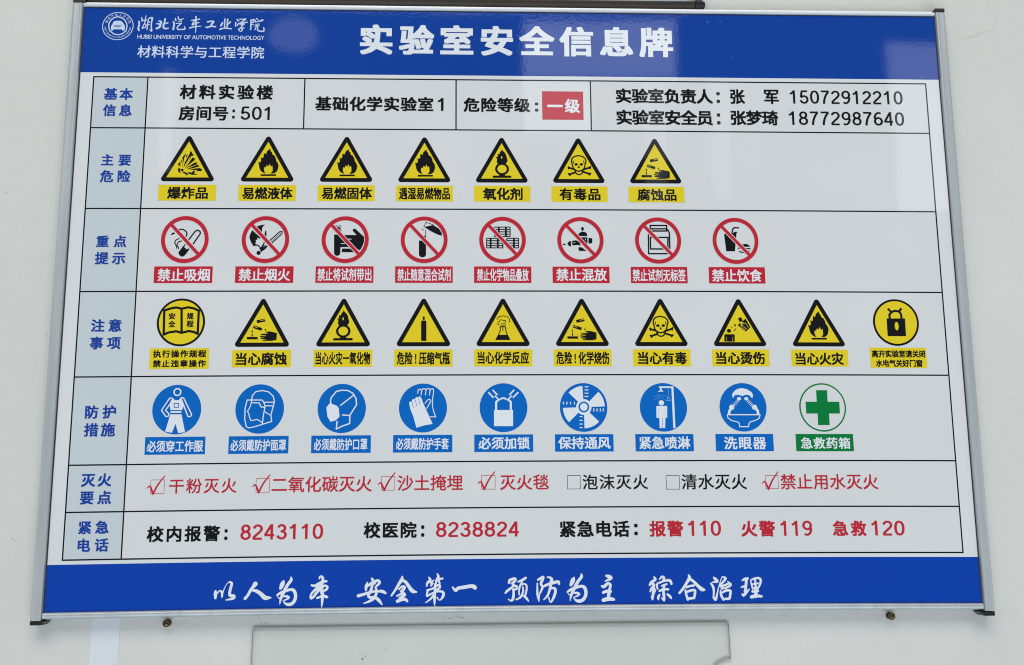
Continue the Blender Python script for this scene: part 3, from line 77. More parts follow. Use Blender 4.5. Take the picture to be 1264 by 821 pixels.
BRUSH_MOTTO = [[[[143.49,512.68,1.77],[143.61,515.67,3.28],[143.66,519.39,2.02]],[[144.62,515.68,1.26],[146.78,512.98,1.26],[148.54,512.76,1.52],[149.63,514.77,2.27],[149.77,518.25,1.51]],[[149.92,515.77,1.51],[151.96,509.82,0.71],[154.33,505.87,0.71],[156.56,504.66,1.52],[158.4,506.43,2.53],[157.31,510.91,2.53],[156.74,515.88,2.78],[158.31,517.4,3.03],[160.84,517.44,2.53],[160.91,519.43,2.27],[157.92,520.38,2.02],[153.41,521.2,0.91]]],[[[180.43,506.78,4.31],[178.25,509.74,3.04],[175.84,513.2,2.78],[173.71,517.15,2.53],[171.29,520.1,2.78]],[[178.35,512.74,2.02],[181.41,513.28,3.04],[185.54,515.84,3.54],[189.72,519.64,4.05],[193.26,519.7,2.53],[195.54,519.73,0.76]]],[[[206.92,504.17,1.02],[205.74,507.15,4.06],[204.08,511.13,2.79]],[[213.43,501.0,1.02],[213.77,503.76,2.8],[210.83,507.73,2.79],[208.19,512.69,3.04],[206.04,517.15,2.79],[204.4,521.61,2.03],[203.77,525.83,0.61]],[[200.99,517.57,1.52],[203.97,515.62,2.53],[208.98,513.7,2.54],[213.51,512.52,2.54],[216.58,513.56,3.05],[218.21,517.33,3.04],[217.83,521.82,3.04],[215.39,525.27,3.04],[211.88,526.21,3.04],[208.81,525.16,1.77],[206.71,522.64,0.76]],[[207.35,518.67,1.52],[210.14,518.71,2.28],[212.2,519.74,1.77],[210.72,521.21,1.52],[207.96,522.16,1.27]],[[201.26,518.08,0.76],[202.33,520.09,0.76],[203.6,520.11,1.27]]],[[[240.2,502.88,1.27],[240.66,501.13,1.78],[242.7,501.15,2.29],[243.53,503.68,2.55],[242.59,507.18,3.06],[242.2,512.18,3.56],[243.34,517.2,3.05],[243.25,524.19,2.28],[242.86,529.16,0.91]],[[232.96,508.8,1.78],[236.28,509.34,2.54],[240.3,507.14,2.55],[244.34,505.7,2.29],[246.87,505.23,2.04]],[[239.86,510.15,2.8],[235.88,513.59,2.29],[232.92,517.05,2.03],[232.75,520.54,2.54],[235.01,519.58,2.29],[237.96,515.62,2.54],[240.93,512.16,3.05]],[[243.44,510.7,2.04],[245.44,509.22,1.78],[247.76,510.51,2.29],[247.05,512.75,2.29],[244.54,514.22,2.03]],[[238.59,520.63,2.03],[241.11,519.66,2.03],[244.13,518.71,2.29],[247.21,519.75,2.54],[248.48,520.02,1.02]]],[[[289.58,503.52,2.05],[291.15,505.81,2.56],[291.94,507.83,2.56]],[[285.54,506.74,1.02],[284.32,510.24,2.81],[284.13,514.25,1.79]],[[284.84,510.75,2.04],[288.88,507.79,2.55],[292.43,506.07,2.56],[295.48,505.36,2.56],[296.79,507.39,2.56],[294.53,509.87,2.04],[293.02,511.36,1.53]],[[289.92,509.31,2.55],[288.97,513.81,2.55],[286.5,518.79,2.55],[288.06,520.81,2.55],[292.65,520.87,2.55],[296.26,523.42,3.06],[299.37,527.46,1.27]],[[277.08,519.17,3.06],[282.41,517.74,2.55],[289.0,515.82,2.3],[295.12,515.15,2.04],[299.71,515.46,3.06],[302.54,517.0,2.04]],[[293.55,512.87,2.3],[294.12,516.89,2.3],[291.64,521.36,3.06],[287.61,524.31,2.29],[282.29,526.13,0.92]]],[[[318.22,501.85,1.54],[317.74,504.62,3.07],[315.47,508.12,2.82],[312.46,513.11,2.3],[308.19,519.32,1.79]],[[316.97,505.12,2.56],[321.09,506.67,2.82],[324.2,510.74,3.07],[327.83,515.3,3.58],[331.67,516.35,1.54]],[[315.02,513.64,1.53],[318.06,511.17,2.05],[320.37,511.7,2.56],[319.12,514.19,2.81],[317.09,515.67,2.05]],[[318.36,514.69,2.81],[318.91,519.21,2.56],[318.19,523.2,3.06]],[[313.3,519.89,1.53],[315.59,518.66,1.79],[320.18,517.72,2.3],[320.45,519.73,1.79],[315.62,521.42,1.79]],[[313.87,524.65,3.06],[317.68,523.2,2.81],[321.25,522.99,2.81],[323.06,524.77,2.04]]],[[[343.31,502.9,1.28],[344.61,505.44,2.57],[342.06,507.93,2.31],[341.31,510.94,1.54]],[[345.14,507.96,1.8],[347.95,505.47,1.03]],[[345.41,510.48,1.8],[346.94,508.49,1.8]],[[351.26,499.7,1.29],[352.3,502.49,2.57],[350.52,506.01,2.31],[350.02,508.52,1.54]],[[352.05,505.01,1.8],[356.16,504.05,1.95]],[[352.57,506.03,2.05],[353.61,508.56,1.54]],[[341.85,514.72,1.79],[346.45,513.51,1.79],[350.54,511.04,1.8],[353.1,510.07,2.31],[353.63,512.59,2.05],[350.56,514.57,1.79]],[[349.51,509.52,2.31],[349.03,516.06,2.31],[348.81,523.58,2.3],[348.84,529.34,0.92]],[[342.36,514.97,1.79],[341.63,519.99,2.05],[344.95,518.52,1.79],[349.55,516.56,1.79],[353.64,515.86,2.05],[356.98,517.15,2.31],[356.74,520.66,2.56],[353.68,524.14,1.02],[351.11,521.6,1.28]],[[348.53,518.56,2.05],[344.97,523.03,1.79],[340.39,526.23,0.92]]],[[[365.69,512.22,1.28],[368.52,515.27,2.82],[371.08,513.29,3.08],[377.25,512.35,3.34],[383.42,511.4,3.34],[386.5,512.44,3.86],[387.27,513.96,2.06]]],[[[419.35,508.74,2.32],[420.14,506.22,2.58],[424.8,505.0,2.58],[425.3,506.77,2.07],[422.44,509.27,2.58]],[[422.7,509.28,2.06],[423.72,511.31,2.58],[427.06,512.35,1.81],[426.79,514.36,1.8],[424.21,515.09,2.06]],[[415.68,518.29,1.54],[417.5,516.29,2.32],[421.64,513.3,2.06],[423.72,511.31,1.55]],[[423.18,514.83,2.06],[423.66,518.36,2.32],[422.85,523.89,2.57],[420.78,525.38,1.54],[418.48,523.85,0.93]],[[427.88,507.81,1.55],[430.98,506.83,2.32],[435.14,504.33,2.33]],[[432.01,507.85,1.29],[429.91,511.36,1.81],[428.84,515.9,1.55],[428.8,519.93,1.29]],[[430.43,510.86,1.55],[433.54,509.88,1.55],[435.85,511.42,1.81],[435.8,515.96,1.81],[434.46,520.99,1.8]],[[432.22,512.4,1.29],[432.7,516.44,1.8],[430.33,521.95,2.06],[425.93,524.42,1.29]],[[432.92,520.97,1.55],[435.48,523.01,2.32],[437.76,526.05,1.03]]],[[[446.75,506.21,1.81],[449.61,504.97,2.85],[451.7,503.97,2.85],[450.62,507.51,2.59],[449.55,510.03,2.33],[451.07,513.07,2.33],[449.47,517.1,1.81],[448.15,519.61,1.03]],[[446.2,509.49,1.29],[446.13,515.55,1.81],[446.33,520.6,2.06],[447.55,526.14,1.03]],[[448.4,519.61,0.93],[447.57,524.64,1.03]],[[455.84,503.76,1.29],[458.94,504.54,2.33],[459.94,506.58,3.11],[458.87,509.1,2.59]],[[452.89,512.08,2.33],[456.27,510.59,2.59],[461.46,509.12,2.85],[466.13,508.15,2.59],[466.88,510.18,2.07]],[[458.84,511.63,2.59],[457.74,516.16,2.33],[455.61,521.19,2.06],[452.21,524.68,1.13]],[[459.32,514.16,2.07],[462.42,514.19,2.33],[463.42,516.72,2.58],[461.79,522.25,2.58],[458.62,527.25,1.29],[456.88,522.71,1.29]]],[[[481.45,504.12,1.04],[480.1,507.15,4.15],[478.22,511.19,2.85]],[[488.26,500.87,1.04],[488.47,503.67,2.85],[485.28,507.7,2.85],[482.34,512.74,3.11],[479.93,517.27,2.85],[478.04,521.79,2.07],[477.19,526.06,0.62]],[[474.74,517.73,1.55],[477.88,515.73,2.59],[483.1,513.75,2.59],[487.78,512.53,2.59],[490.87,513.57,3.11],[492.35,517.37,3.11],[491.74,521.91,3.1],[489.09,525.41,3.1],[485.45,526.39,3.1],[482.37,525.35,1.81],[480.35,522.82,0.78]],[[481.19,518.79,1.55],[484.04,518.81,2.33],[486.09,519.84,1.81],[484.51,521.34,1.55],[481.65,522.33,1.29]],[[475.0,518.23,0.78],[476.0,520.26,0.78],[477.29,520.27,1.29]]],[[[512.12,502.93,2.08],[515.22,503.97,3.64],[516.22,505.5,3.12],[510.97,508.0,1.04]],[[507.49,512.53,1.56],[509.81,513.06,3.11],[513.52,510.04,2.6],[515.82,511.58,2.6],[515.22,515.12,2.6],[514.34,519.16,3.11],[513.73,523.19,3.11]],[[508.91,518.61,2.59],[512.31,517.37,2.85],[515.93,517.65,2.59]],[[509.01,525.68,3.62],[512.66,524.7,3.63],[517.32,524.73,3.11],[519.12,525.25,2.07]]],[[[558.04,504.51,1.56],[559.01,506.8,2.61],[555.28,509.32,2.61],[553.64,511.84,2.08]],[[555.25,510.33,2.34],[557.81,511.87,2.34],[555.1,515.4,2.34],[553.98,517.93,1.56]],[[557.72,514.91,2.34],[556.5,520.47,2.6],[555.83,525.52,1.3],[554.88,522.48,1.3]],[[559.23,516.44,1.04],[557.58,519.47,1.56]],[[562.92,506.82,0.94],[565.35,504.3,2.09],[567.4,505.33,2.61],[566.78,508.37,2.09]],[[561.52,509.86,1.56],[560.4,512.39,2.08],[561.09,515.44,1.56]],[[563.08,509.87,1.82],[568.36,507.87,2.09],[573.06,507.9,2.61],[574.52,510.96,2.09]],[[565.08,512.68,1.56],[569.82,511.18,1.83]],[[562.84,517.48,2.08],[567.06,515.98,2.34],[571.23,516.01,2.08]],[[567.69,512.44,1.82],[566.52,516.49,2.34],[566.88,521.55,2.6],[566.97,526.6,1.56],[564.72,524.06,1.3]],[[562.73,521.02,1.82],[561.35,523.54,2.34],[561.55,525.56,1.3]],[[570.29,520.56,1.82],[572.57,522.6,2.6],[573.81,524.38,1.56]]],[[[591.26,502.92,1.57],[591.95,505.47,3.14],[589.17,510.03,2.61],[585.32,515.59,2.35],[581.79,519.62,2.08]],[[592.44,506.49,2.61],[596.0,509.05,2.61],[600.03,513.13,3.13],[603.57,516.2,3.66],[606.16,516.72,1.57]],[[589.03,514.09,2.35],[592.2,513.09,2.09],[595.87,512.6,2.19]],[[587.63,516.62,1.56],[588.27,520.67,2.19],[589.65,525.74,2.19]],[[588.86,518.65,2.09],[593.09,517.15,2.35],[596.74,517.17,2.35],[596.61,520.72,2.35],[595.7,524.26,2.35]],[[590.21,524.73,2.5],[595.44,524.26,2.19]]],[[[615.22,505.08,1.31],[617.23,507.12,3.14],[618.72,509.16,2.09],[613.99,509.65,1.31]],[[612.38,510.66,1.57],[614.35,513.72,2.35],[614.97,517.78,1.99],[614.5,522.84,1.57]],[[614.46,523.86,2.09],[616.46,525.89,2.35],[617.98,520.84,1.67],[620.12,513.24,0.94],[623.06,505.62,0.94],[624.15,504.61,1.05],[626.71,506.15,2.52],[624.48,509.19,1.99],[621.19,512.73,1.83],[623.22,514.27,2.09]],[[621.68,513.5,2.09],[626.45,512.25,2.09],[629.65,510.74,1.83]],[[628.67,509.21,1.05],[631.44,511.77,2.36],[628.45,514.29,1.99],[622.1,516.04,1.31]],[[621.5,517.81,1.57],[621.85,521.87,2.35],[624.03,525.93,2.19]],[[623.01,519.34,1.83],[627.28,517.33,2.35],[630.92,517.86,2.35],[630.48,521.91,2.35],[629.56,524.95,2.35],[625.89,525.18,2.09]]],[[[642.88,508.0,1.57],[645.56,506.74,2.62],[648.21,506.24,2.1]],[[646.87,506.74,2.62],[646.42,510.82,2.62],[645.67,515.9,2.62],[645.03,518.43,2.62]],[[641.81,514.36,1.57],[645.26,513.35,2.1]],[[642.29,520.96,1.57],[643.55,521.98,2.62],[646.57,518.95,2.36],[649.05,516.42,1.31]],[[650.76,507.78,0.94],[651.62,511.86,1.57],[652.48,515.93,1.57]],[[651.29,507.78,1.31],[655.04,506.27,2.0],[659.25,506.03,2.21],[660.71,508.33,2.21],[659.47,512.4,1.99],[657.2,515.95,1.84]],[[655.23,507.8,1.84],[655.48,513.4,2.1],[655.5,518.48,3.14],[655.29,523.04,3.14]],[[652.68,511.61,1.57],[657.97,510.86,1.57]],[[652.49,515.67,1.83],[656.71,515.18,1.84]],[[652.36,518.46,2.36],[657.62,517.98,2.2]],[[651.07,523.53,3.14],[655.83,522.54,3.14],[660.79,523.06,2.1]]]]
BRUSH_NAME = [[[[44.49,-65.17,0.85],[45.47,-62.77,1.71]],[[42.16,-60.88,1.53],[42.52,-57.18,1.7],[41.89,-53.1,1.87],[42.69,-50.89,1.7]],[[49.16,-67.27,0.68],[48.5,-63.55,1.19],[48.05,-59.1,1.02],[46.82,-56.49,1.02],[45.97,-53.15,1.53]],[[44.53,-61.09,0.95],[47.89,-62.06,0.95],[50.26,-62.46,0.96]],[[46.98,-53.53,1.09],[48.96,-54.66,1.09],[49.49,-57.63,0.95],[47.44,-57.61,0.85]],[[51.61,-62.85,0.96],[51.12,-59.13,1.19],[50.8,-52.09,1.19]],[[51.55,-63.96,1.02],[55.43,-64.94,1.71],[54.87,-59.18,1.43],[55.17,-53.26,1.43],[55.49,-50.3,1.53],[53.54,-51.76,0.68]],[[51.7,-60.99,0.85],[53.12,-59.9,1.02]],[[51.53,-57.66,0.85],[52.94,-56.93,0.85]]],[[[61.92,-61.49,1.02],[64.69,-60.78,1.88],[64.15,-57.81,2.22],[63.28,-54.83,2.22],[60.29,-53.13,2.05]],[[60.36,-58.5,1.36],[63.45,-58.17,1.71]],[[68.64,-63.8,1.88],[68.14,-60.08,1.71],[67.3,-56.36,1.88],[67.77,-53.77,1.88],[69.84,-53.24,1.71],[72.21,-53.64,1.36]],[[69.58,-58.61,1.37],[71.58,-59.57,1.37]]],[[[78.88,-64.67,1.03],[79.5,-62.45,1.71]],[[77.18,-60.93,1.54],[78.0,-57.97,1.71],[77.41,-52.41,1.88]],[[81.72,-66.19,1.2],[82.7,-63.6,1.3],[84.25,-63.25,1.3],[86.95,-64.21,1.03]],[[82.29,-61.37,0.85],[85.36,-61.59,1.03]],[[80.0,-59.11,1.03],[83.42,-58.97,0.96],[85.46,-59.36,1.09],[82.85,-56.55,1.3],[81.4,-54.68,1.3],[82.36,-52.46,1.43],[85.78,-52.5,1.3],[89.17,-52.91,1.43],[88.53,-55.87,0.85]]],[[[99.85,-66.79,1.54],[100.33,-59.73,1.44],[100.27,-49.34,0.85]],[[95.58,-62.64,1.2],[98.98,-63.06,1.3],[103.74,-64.05,1.3]],[[99.0,-62.69,1.2],[96.78,-58.57,1.54],[97.17,-57.65,1.37],[99.83,-59.35,1.3],[103.21,-60.32,1.2]],[[94.25,-54.09,1.71],[97.28,-55.23,1.37],[105.44,-56.45,0.86]]],[[[112.11,-61.17,1.71],[115.34,-61.77,1.65],[118.1,-61.43,1.89],[116.49,-58.81,1.88],[115.55,-56.57,1.88]],[[110.64,-55.39,1.37],[112.19,-55.04,1.71],[115.57,-56.19,1.64],[120.38,-55.88,1.54]]],[[[125.82,-57.06,1.88],[127.4,-60.43,1.54]],[[129.64,-64.55,1.3],[129.47,-60.08,1.37],[129.67,-54.87,1.3]],[[132.4,-64.21,1.65],[132.24,-59.37,1.44],[132.07,-54.9,1.3]],[[135.26,-61.26,1.72],[133.29,-59.01,1.3]],[[124.95,-52.96,1.71],[128.67,-54.31,1.44],[133.13,-54.17,1.44],[136.75,-53.66,1.2]]],[[[141.86,-64.33,1.2],[143.65,-62.48,1.55]],[[144.6,-64.55,1.03],[147.02,-64.39,1.1],[150.79,-64.62,1.44],[148.46,-62.54,1.31],[146.11,-61.02,1.03]],[[140.79,-60.96,1.2],[140.77,-56.86,1.54]],[[142.47,-57.26,1.2],[143.76,-59.5,1.24],[148.88,-60.5,1.24],[152.63,-61.29,1.2]],[[145.16,-58.78,0.96],[149.61,-59.2,1.1],[146.94,-56.94,1.44],[147.38,-54.34,1.44],[147.79,-52.48,1.3],[146.13,-50.98,0.96],[143.99,-53.18,1.3],[146.34,-54.7,1.3],[149.77,-54.74,1.03]]],[[[155.99,-63.38,1.31],[159.4,-64.17,1.44],[158.49,-60.8,1.03],[156.71,-62.46,0.76]],[[156.53,-62.64,1.24],[156.51,-58.54,1.44],[156.36,-52.96,1.2]],[[157.18,-58.92,0.96],[159.24,-58.94,0.96]],[[161.76,-65.69,1.03],[163.19,-64.21,1.2]],[[160.45,-63.81,0.96],[161.23,-61.2,0.96]],[[161.56,-61.58,0.86],[164.96,-62.74,1.31],[168.36,-63.9,1.65],[166.69,-62.39,1.03]],[[161.3,-58.97,0.86],[165.07,-59.39,0.96]],[[159.99,-57.09,0.86],[164.78,-57.89,0.96]],[[162.07,-56.74,0.86],[160.82,-53.01,1.1]],[[163.77,-57.14,1.03],[163.21,-53.41,1.31],[165.34,-51.57,1.44],[169.8,-51.62,1.44],[169.66,-55.72,1.03]]]]
TEXTS = [
["q","HUBEI UNIVERSITY OF AUTOMOTIVE TECHNOLOGY",41.43,170.58,-46.26,-41.68,{"bold":0.016,"grp":"name"}],
["q","材料科学与工程学院",42.29,171.12,-34.39,-21.25,{"bold":0.016,"grp":"name"}],
["w","实验室安全信息牌",268.86,594.66,-60.33,-26.75,{"bold":0.04,"sx":1,"grp":"title"}],
["l","基本",11.36,40.27,12.06,24.9,{"bold":0.032,"sx":1,"grp":"label"}],
["l","信息",11.3,40.13,29.56,42.33,{"bold":0.032,"sx":1,"grp":"label"}],
["l","主要",12.75,42.18,82.67,94.71,{"bold":0.032,"sx":1,"grp":"label"}],
["l","危险",12.55,42.62,99.31,112.05,{"bold":0.032,"sx":1,"grp":"label"}],
["l","重点",12.87,42.34,167.0,179.1,{"bold":0.032,"sx":1,"grp":"label"}],
["l","提示",12.53,42.23,183.86,196.56,{"bold":0.032,"sx":1,"grp":"label"}],
["l","注意",12.94,42.21,251.54,264.17,{"bold":0.032,"sx":1,"grp":"label"}],
["l","事项",12.75,42.45,269.01,281.57,{"bold":0.032,"sx":1,"grp":"label"}],
["l","防护",12.43,41.81,336.27,349.1,{"bold":0.032,"sx":1,"grp":"label"}],
["l","措施",12.52,41.89,353.43,366.33,{"bold":0.032,"sx":1,"grp":"label"}],
["l","灭火",12.88,41.21,401.51,414.04,{"bold":0.032,"sx":1,"grp":"label"}],
["l","要点",12.69,41.95,417.92,430.57,{"bold":0.032,"sx":1,"grp":"label"}],
["l","紧急",12.92,41.23,445.96,458.19,{"bold":0.032,"sx":1,"grp":"label"}],
["l","电话",13.25,41.88,462.42,474.79,{"bold":0.032,"sx":1,"grp":"label"}],
["k","材料实验楼",87.18,181.44,7.7,23.46,{"bold":0.034,"sx":1,"grp":"info"}],
["k","房间号",87.21,136.98,30.82,46.23,{"bold":0.034,"sx":1,"grp":"info"}],
["k",":",141.04,143.72,34.24,44.16,{"bold":0.03,"grp":"info"}],
["k","501",149.47,178.85,30.99,45.33,{"bold":0.0,"grp":"info"}],
["k","基础化学实验室",224.61,345.0,19.31,34.97,{"bold":0.034,"sx":1,"grp":"info"}],
["k","1",349.23,355.34,20.3,34.13,{"bold":0.006,"grp":"info"}],
["k","危险等级",375.93,444.36,19.46,35.09,{"bold":0.034,"sx":1,"grp":"info"}],
["k",":",449.19,452.83,24.23,34.21,{"bold":0.03,"grp":"info"}],
["w","一",461.99,477.89,26.61,29.26,{"bold":0.032,"grp":"lv"}],
["w","级",480.11,495.82,19.98,35.42,{"bold":0.032,"grp":"lv"}],
["k","实验室负责人",533.21,634.29,7.92,24.29,{"bold":0.032,"sx":1,"grp":"info"}],
["k",":",637.99,641.75,11.08,23.24,{"bold":0.025,"grp":"info"}],
["k","张",652.53,667.86,8.06,24.19,{"bold":0.032,"grp":"info"}],
["k","军",688.04,703.41,8.02,23.87,{"bold":0.032,"grp":"info"}],
["k","15072912210",714.98,834.26,8.42,23.17,{"grp":"info","bold":0.0}],
["k","实验室安全员",533.16,633.34,31.32,47.85,{"bold":0.032,"sx":1,"grp":"info"}],
["k",":",637.56,641.3,34.49,46.84,{"bold":0.025,"grp":"info"}],
["k","张梦琦",652.05,701.68,31.08,47.37,{"bold":0.032,"sx":1,"grp":"info"}],
["k","18772987640",712.66,834.19,31.65,46.57,{"grp":"info","bold":0.0}],
["r","干粉灭火",95.74,159.5,407.38,421.5,{"bold":0.012,"grp":"ext"}],
["r","二氧化碳灭火",192.68,288.11,406.56,421.63,{"bold":0.012,"grp":"ext"}],
["r","沙土掩埋",312.63,375.42,406.22,421.21,{"bold":0.012,"grp":"ext"}],
["r","灭火毯",411.26,458.37,406.3,421.1,{"bold":0.012,"grp":"ext"}],
["k","泡沫灭火",491.19,554.82,406.71,421.06,{"bold":0.012,"grp":"ext"}],
["k","清水灭火",587.53,651.61,406.5,421.38,{"bold":0.012,"grp":"ext"}],
["r","禁止用水灭火",684.65,781.18,406.59,421.53,{"bold":0.012,"grp":"ext"}],
["k","校内报警",77.05,145.53,451.92,466.77,{"bold":0.032,"grp":"tel"}],
["k",":",149.65,152.78,455.6,465.67,{"bold":0.03,"grp":"tel"}],
["r","8243110",164.74,242.66,451.45,465.89,{"bold":0.004,"grp":"tel"}],
["k","校医院",280.99,331.43,450.6,465.82,{"bold":0.032,"grp":"tel"}],
["k",":",335.59,338.77,454.05,464.93,{"bold":0.03,"grp":"tel"}],
["r","8238824",349.75,428.96,451.1,465.41,{"bold":0.004,"grp":"tel"}],
["k","紧急电话",468.12,535.62,450.91,466.49,{"bold":0.032,"grp":"tel"}],
["k",":",540.07,543.54,454.05,465.02,{"bold":0.03,"grp":"tel"}],
["r","报警",554.88,587.68,451.25,466.38,{"bold":0.032,"grp":"tel"}],
["r","110",592.18,624.32,451.39,465.81,{"bold":0.004,"grp":"tel"}],
["r","火警",644.03,677.05,451.54,466.71,{"bold":0.032,"grp":"tel"}],
["r","119",682.08,713.43,451.62,466.07,{"bold":0.004,"grp":"tel"}],
["r","急救",733.53,766.51,451.67,466.38,{"bold":0.032,"grp":"tel"}],
["r","120",771.32,804.14,451.67,465.91,{"bold":0.004,"grp":"tel"}]]
CAPTIONS = [
[2,0,"爆炸品",79.89,120.12,116.55,129.26],
[2,1,"易燃液体",154.12,204.29,116.7,129.46],
[2,2,"易燃固体",233.2,283.66,116.41,129.22],
[2,3,"遇湿易燃物品",310.96,362.23,116.35,129.2],
[2,4,"氧化剂",395.5,435.76,116.39,129.28],
[2,5,"有毒品",473.13,514.93,116.39,129.32],
[2,6,"腐蚀品",552.59,592.65,116.5,129.45],
[3,0,"禁止吸烟",74.48,125.55,200.93,213.81],
[3,1,"禁止烟火",153.66,204.15,200.88,213.68],
[3,2,"禁止将试剂带出",231.14,284.59,200.63,213.74],
[3,3,"禁止随意混合试剂",310.24,363.23,200.85,213.74],
[3,4,"禁止化学物品叠放",389.39,441.02,200.74,213.67],
[3,5,"禁止混放",468.64,519.54,200.57,213.54],
[3,6,"禁止试剂无标签",545.47,598.98,201.0,213.74],
[3,7,"禁止饮食",625.87,676.43,200.84,213.87],
[4,0,"执行操作规程",74.1,125.36,282.75,290.11],
[4,0,"禁止违章操作",74.33,125.39,292.26,299.59],
[4,1,"当心腐蚀",153.92,203.7,285.45,298.16],
[4,2,"当心火灾一氧化物",231.2,284.65,285.14,297.89],
[4,3,"危险 ! 压缩气瓶",310.7,362.7,285.37,298.17],
[4,4,"当心化学反应",389.66,440.57,285.14,297.72],
[4,5,"危险 ! 化学烧伤",467.56,519.91,285.2,298.08],
[4,6,"当心有毒",548.45,597.27,285.57,298.22],
[4,7,"当心烫伤",626.23,675.33,285.47,298.15],
[4,8,"当心火灾",705.94,754.54,285.93,298.5],
[4,9,"离开实验室请关闭",783.38,837.64,283.31,290.85],
[4,9,"水电气关好门窗",786.9,834.05,292.8,300.31],
[5,0,"必须穿工作服",72.83,126.12,370.73,381.92],
[5,1,"必须戴防护面罩",152.19,205.31,370.61,381.73],
[5,2,"必须戴防护口罩",231.8,283.27,370.26,381.79],
[5,3,"必须戴防护手套",310.67,361.69,370.28,381.73],
[5,4,"必须加锁",390.51,440.34,369.7,381.8],
[5,5,"保持通风",468.08,519.2,369.75,381.89],
[5,6,"紧急喷淋",547.35,597.51,369.69,382.11],
[5,7,"洗眼器",630.86,672.44,370.02,382.47],
[5,8,"急救药箱",706.82,755.9,370.63,381.97]]
BOOK_TEXT = [["安",87.34,93.92,245.69,252.1],["全",87.47,94.29,253.51,259.91],["规",104.85,111.57,245.5,252.17],["程",104.96,111.92,253.33,259.99]]
TICK_BOXES = [[78.14,91.43,408.09,421.44,1],[177.73,190.87,408.0,421.43,1],[297.17,310.18,407.14,420.63,1],[393.21,406.81,406.84,420.39,1],[476.26,489.2,407.29,420.63,0],[572.48,585.76,407.64,421.27,0],[669.75,682.62,407.82,420.74,1]]

LINE_U = [0, 54.4, 213.4, 368.2, 507.1, 860]
LINE_V = [0, 54.6, 139.2, 223.9, 308.5, 393.4, 437.8, 482.0]
SIGN_U = [99.5, 178.9, 257.9, 336.6, 415.1, 493.6, 572.3, 651.2, 730.6, 810.2]
STEP = 0.07                                     # one printed layer above the next

def bow(u, v):
    """the long rails are sprung upwards a little in the middle"""
    return v - (0.116 + 2.331 * v / 500.0) * (1 - ((u - 430.0) / 460.0) ** 2)

def W(u, v, d=0.0, bowed=True):
    """board millimetres to metres; d = millimetres out from the print"""
    if bowed:
        v = bow(u, v)
    return ((u - 430.0) / 1000.0, -d / 1000.0, (300.0 - v) / 1000.0)

# ------------------------------------------------------------------ materials
def new_mat(name):
    mt = bpy.data.materials.new(name)
    mt.use_nodes = True
    nt = mt.node_tree
    return mt, nt, nt.nodes['Principled BSDF']

def noise(nt, scale, detail=3.0, rough=0.5, stretch=None):
    tc = nt.nodes.new('ShaderNodeTexCoord')
    n = nt.nodes.new('ShaderNodeTexNoise')
    n.inputs['Scale'].default_value = scale
    n.inputs['Detail'].default_value = detail
    n.inputs['Roughness'].default_value = rough
    if stretch:
        mp = nt.nodes.new('ShaderNodeMapping')
        mp.inputs['Scale'].default_value = stretch
        nt.links.new(tc.outputs['Object'], mp.inputs[0])
        nt.links.new(mp.outputs[0], n.inputs['Vector'])
    else:
        nt.links.new(tc.outputs['Object'], n.inputs['Vector'])
    return n

def bump(nt, src, strength, dist, chain=None):
    b = nt.nodes.new('ShaderNodeBump')
    b.inputs['Strength'].default_value = strength
    b.inputs['Distance'].default_value = dist
    nt.links.new(src, b.inputs['Height'])
    if chain:
        nt.links.new(chain.outputs[0], b.inputs['Normal'])
    return b

def tint(nt, bsdf, c, fac_src, lo, hi):
    """multiply the colour by a noise between lo and hi"""
    mr = nt.nodes.new('ShaderNodeMapRange')
    mr.inputs[1].default_value = 0.3; mr.inputs[2].default_value = 0.7
    mr.inputs[3].default_value = lo; mr.inputs[4].default_value = hi
    nt.links.new(fac_src, mr.inputs[0])
    vm = nt.nodes.new('ShaderNodeVectorMath'); vm.operation = 'SCALE'
    vm.inputs[0].default_value = c[:3]
    nt.links.new(mr.outputs[0], vm.inputs['Scale'])
    nt.links.new(vm.outputs[0], bsdf.inputs['Base Color'])

def print_mat(name, c, peel=1.0, rough=0.022, dusty=False):
    """glossy laminated print with orange peel"""
    mt, nt, b = new_mat(name)
    b.inputs['Roughness'].default_value = rough
    b.inputs['IOR'].default_value = 1.5
    tint(nt, b, c, noise(nt, 9, 4).outputs[0], 0.985, 1.015)
    # faint wiped smears: patches a little less polished than the rest
    sm = nt.nodes.new('ShaderNodeMapRange')
    sm.inputs[1].default_value = 0.35; sm.inputs[2].default_value = 0.75
    sm.inputs[3].default_value = rough * 0.6; sm.inputs[4].default_value = rough * 2.2
    nt.links.new(noise(nt, 6, 5, 0.65, (1, 1, 0.35)).outputs[0], sm.inputs[0])
    nt.links.new(sm.outputs[0], b.inputs['Roughness'])
    if dusty:                                    # specks of dust stuck in the film
        dn = nt.nodes.new('ShaderNodeMapRange')
        dn.inputs[1].default_value = 0.735; dn.inputs[2].default_value = 0.80
        dn.inputs[3].default_value = 0.0; dn.inputs[4].default_value = 0.55
        nt.links.new(noise(nt, 170, 1, 0.5).outputs[0], dn.inputs[0])
        mx = nt.nodes.new('ShaderNodeMix'); mx.data_type = 'RGBA'
        nt.links.new(dn.outputs[0], mx.inputs['Factor'])
        nt.links.new(b.inputs['Base Color'].links[0].from_socket, mx.inputs['A'])
        mx.inputs['B'].default_value = (0.10, 0.20, 0.48, 1)
        nt.links.new(mx.outputs['Result'], b.inputs['Base Color'])
    big = bump(nt, noise(nt, 7, 1).outputs[0], 1.0, 0.00035)
    fine = bump(nt, noise(nt, 330, 2, 0.6).outputs[0], 1.0, 0.000008 * peel, big)
    nt.links.new(fine.outputs[0], b.inputs['Normal'])
    return mt

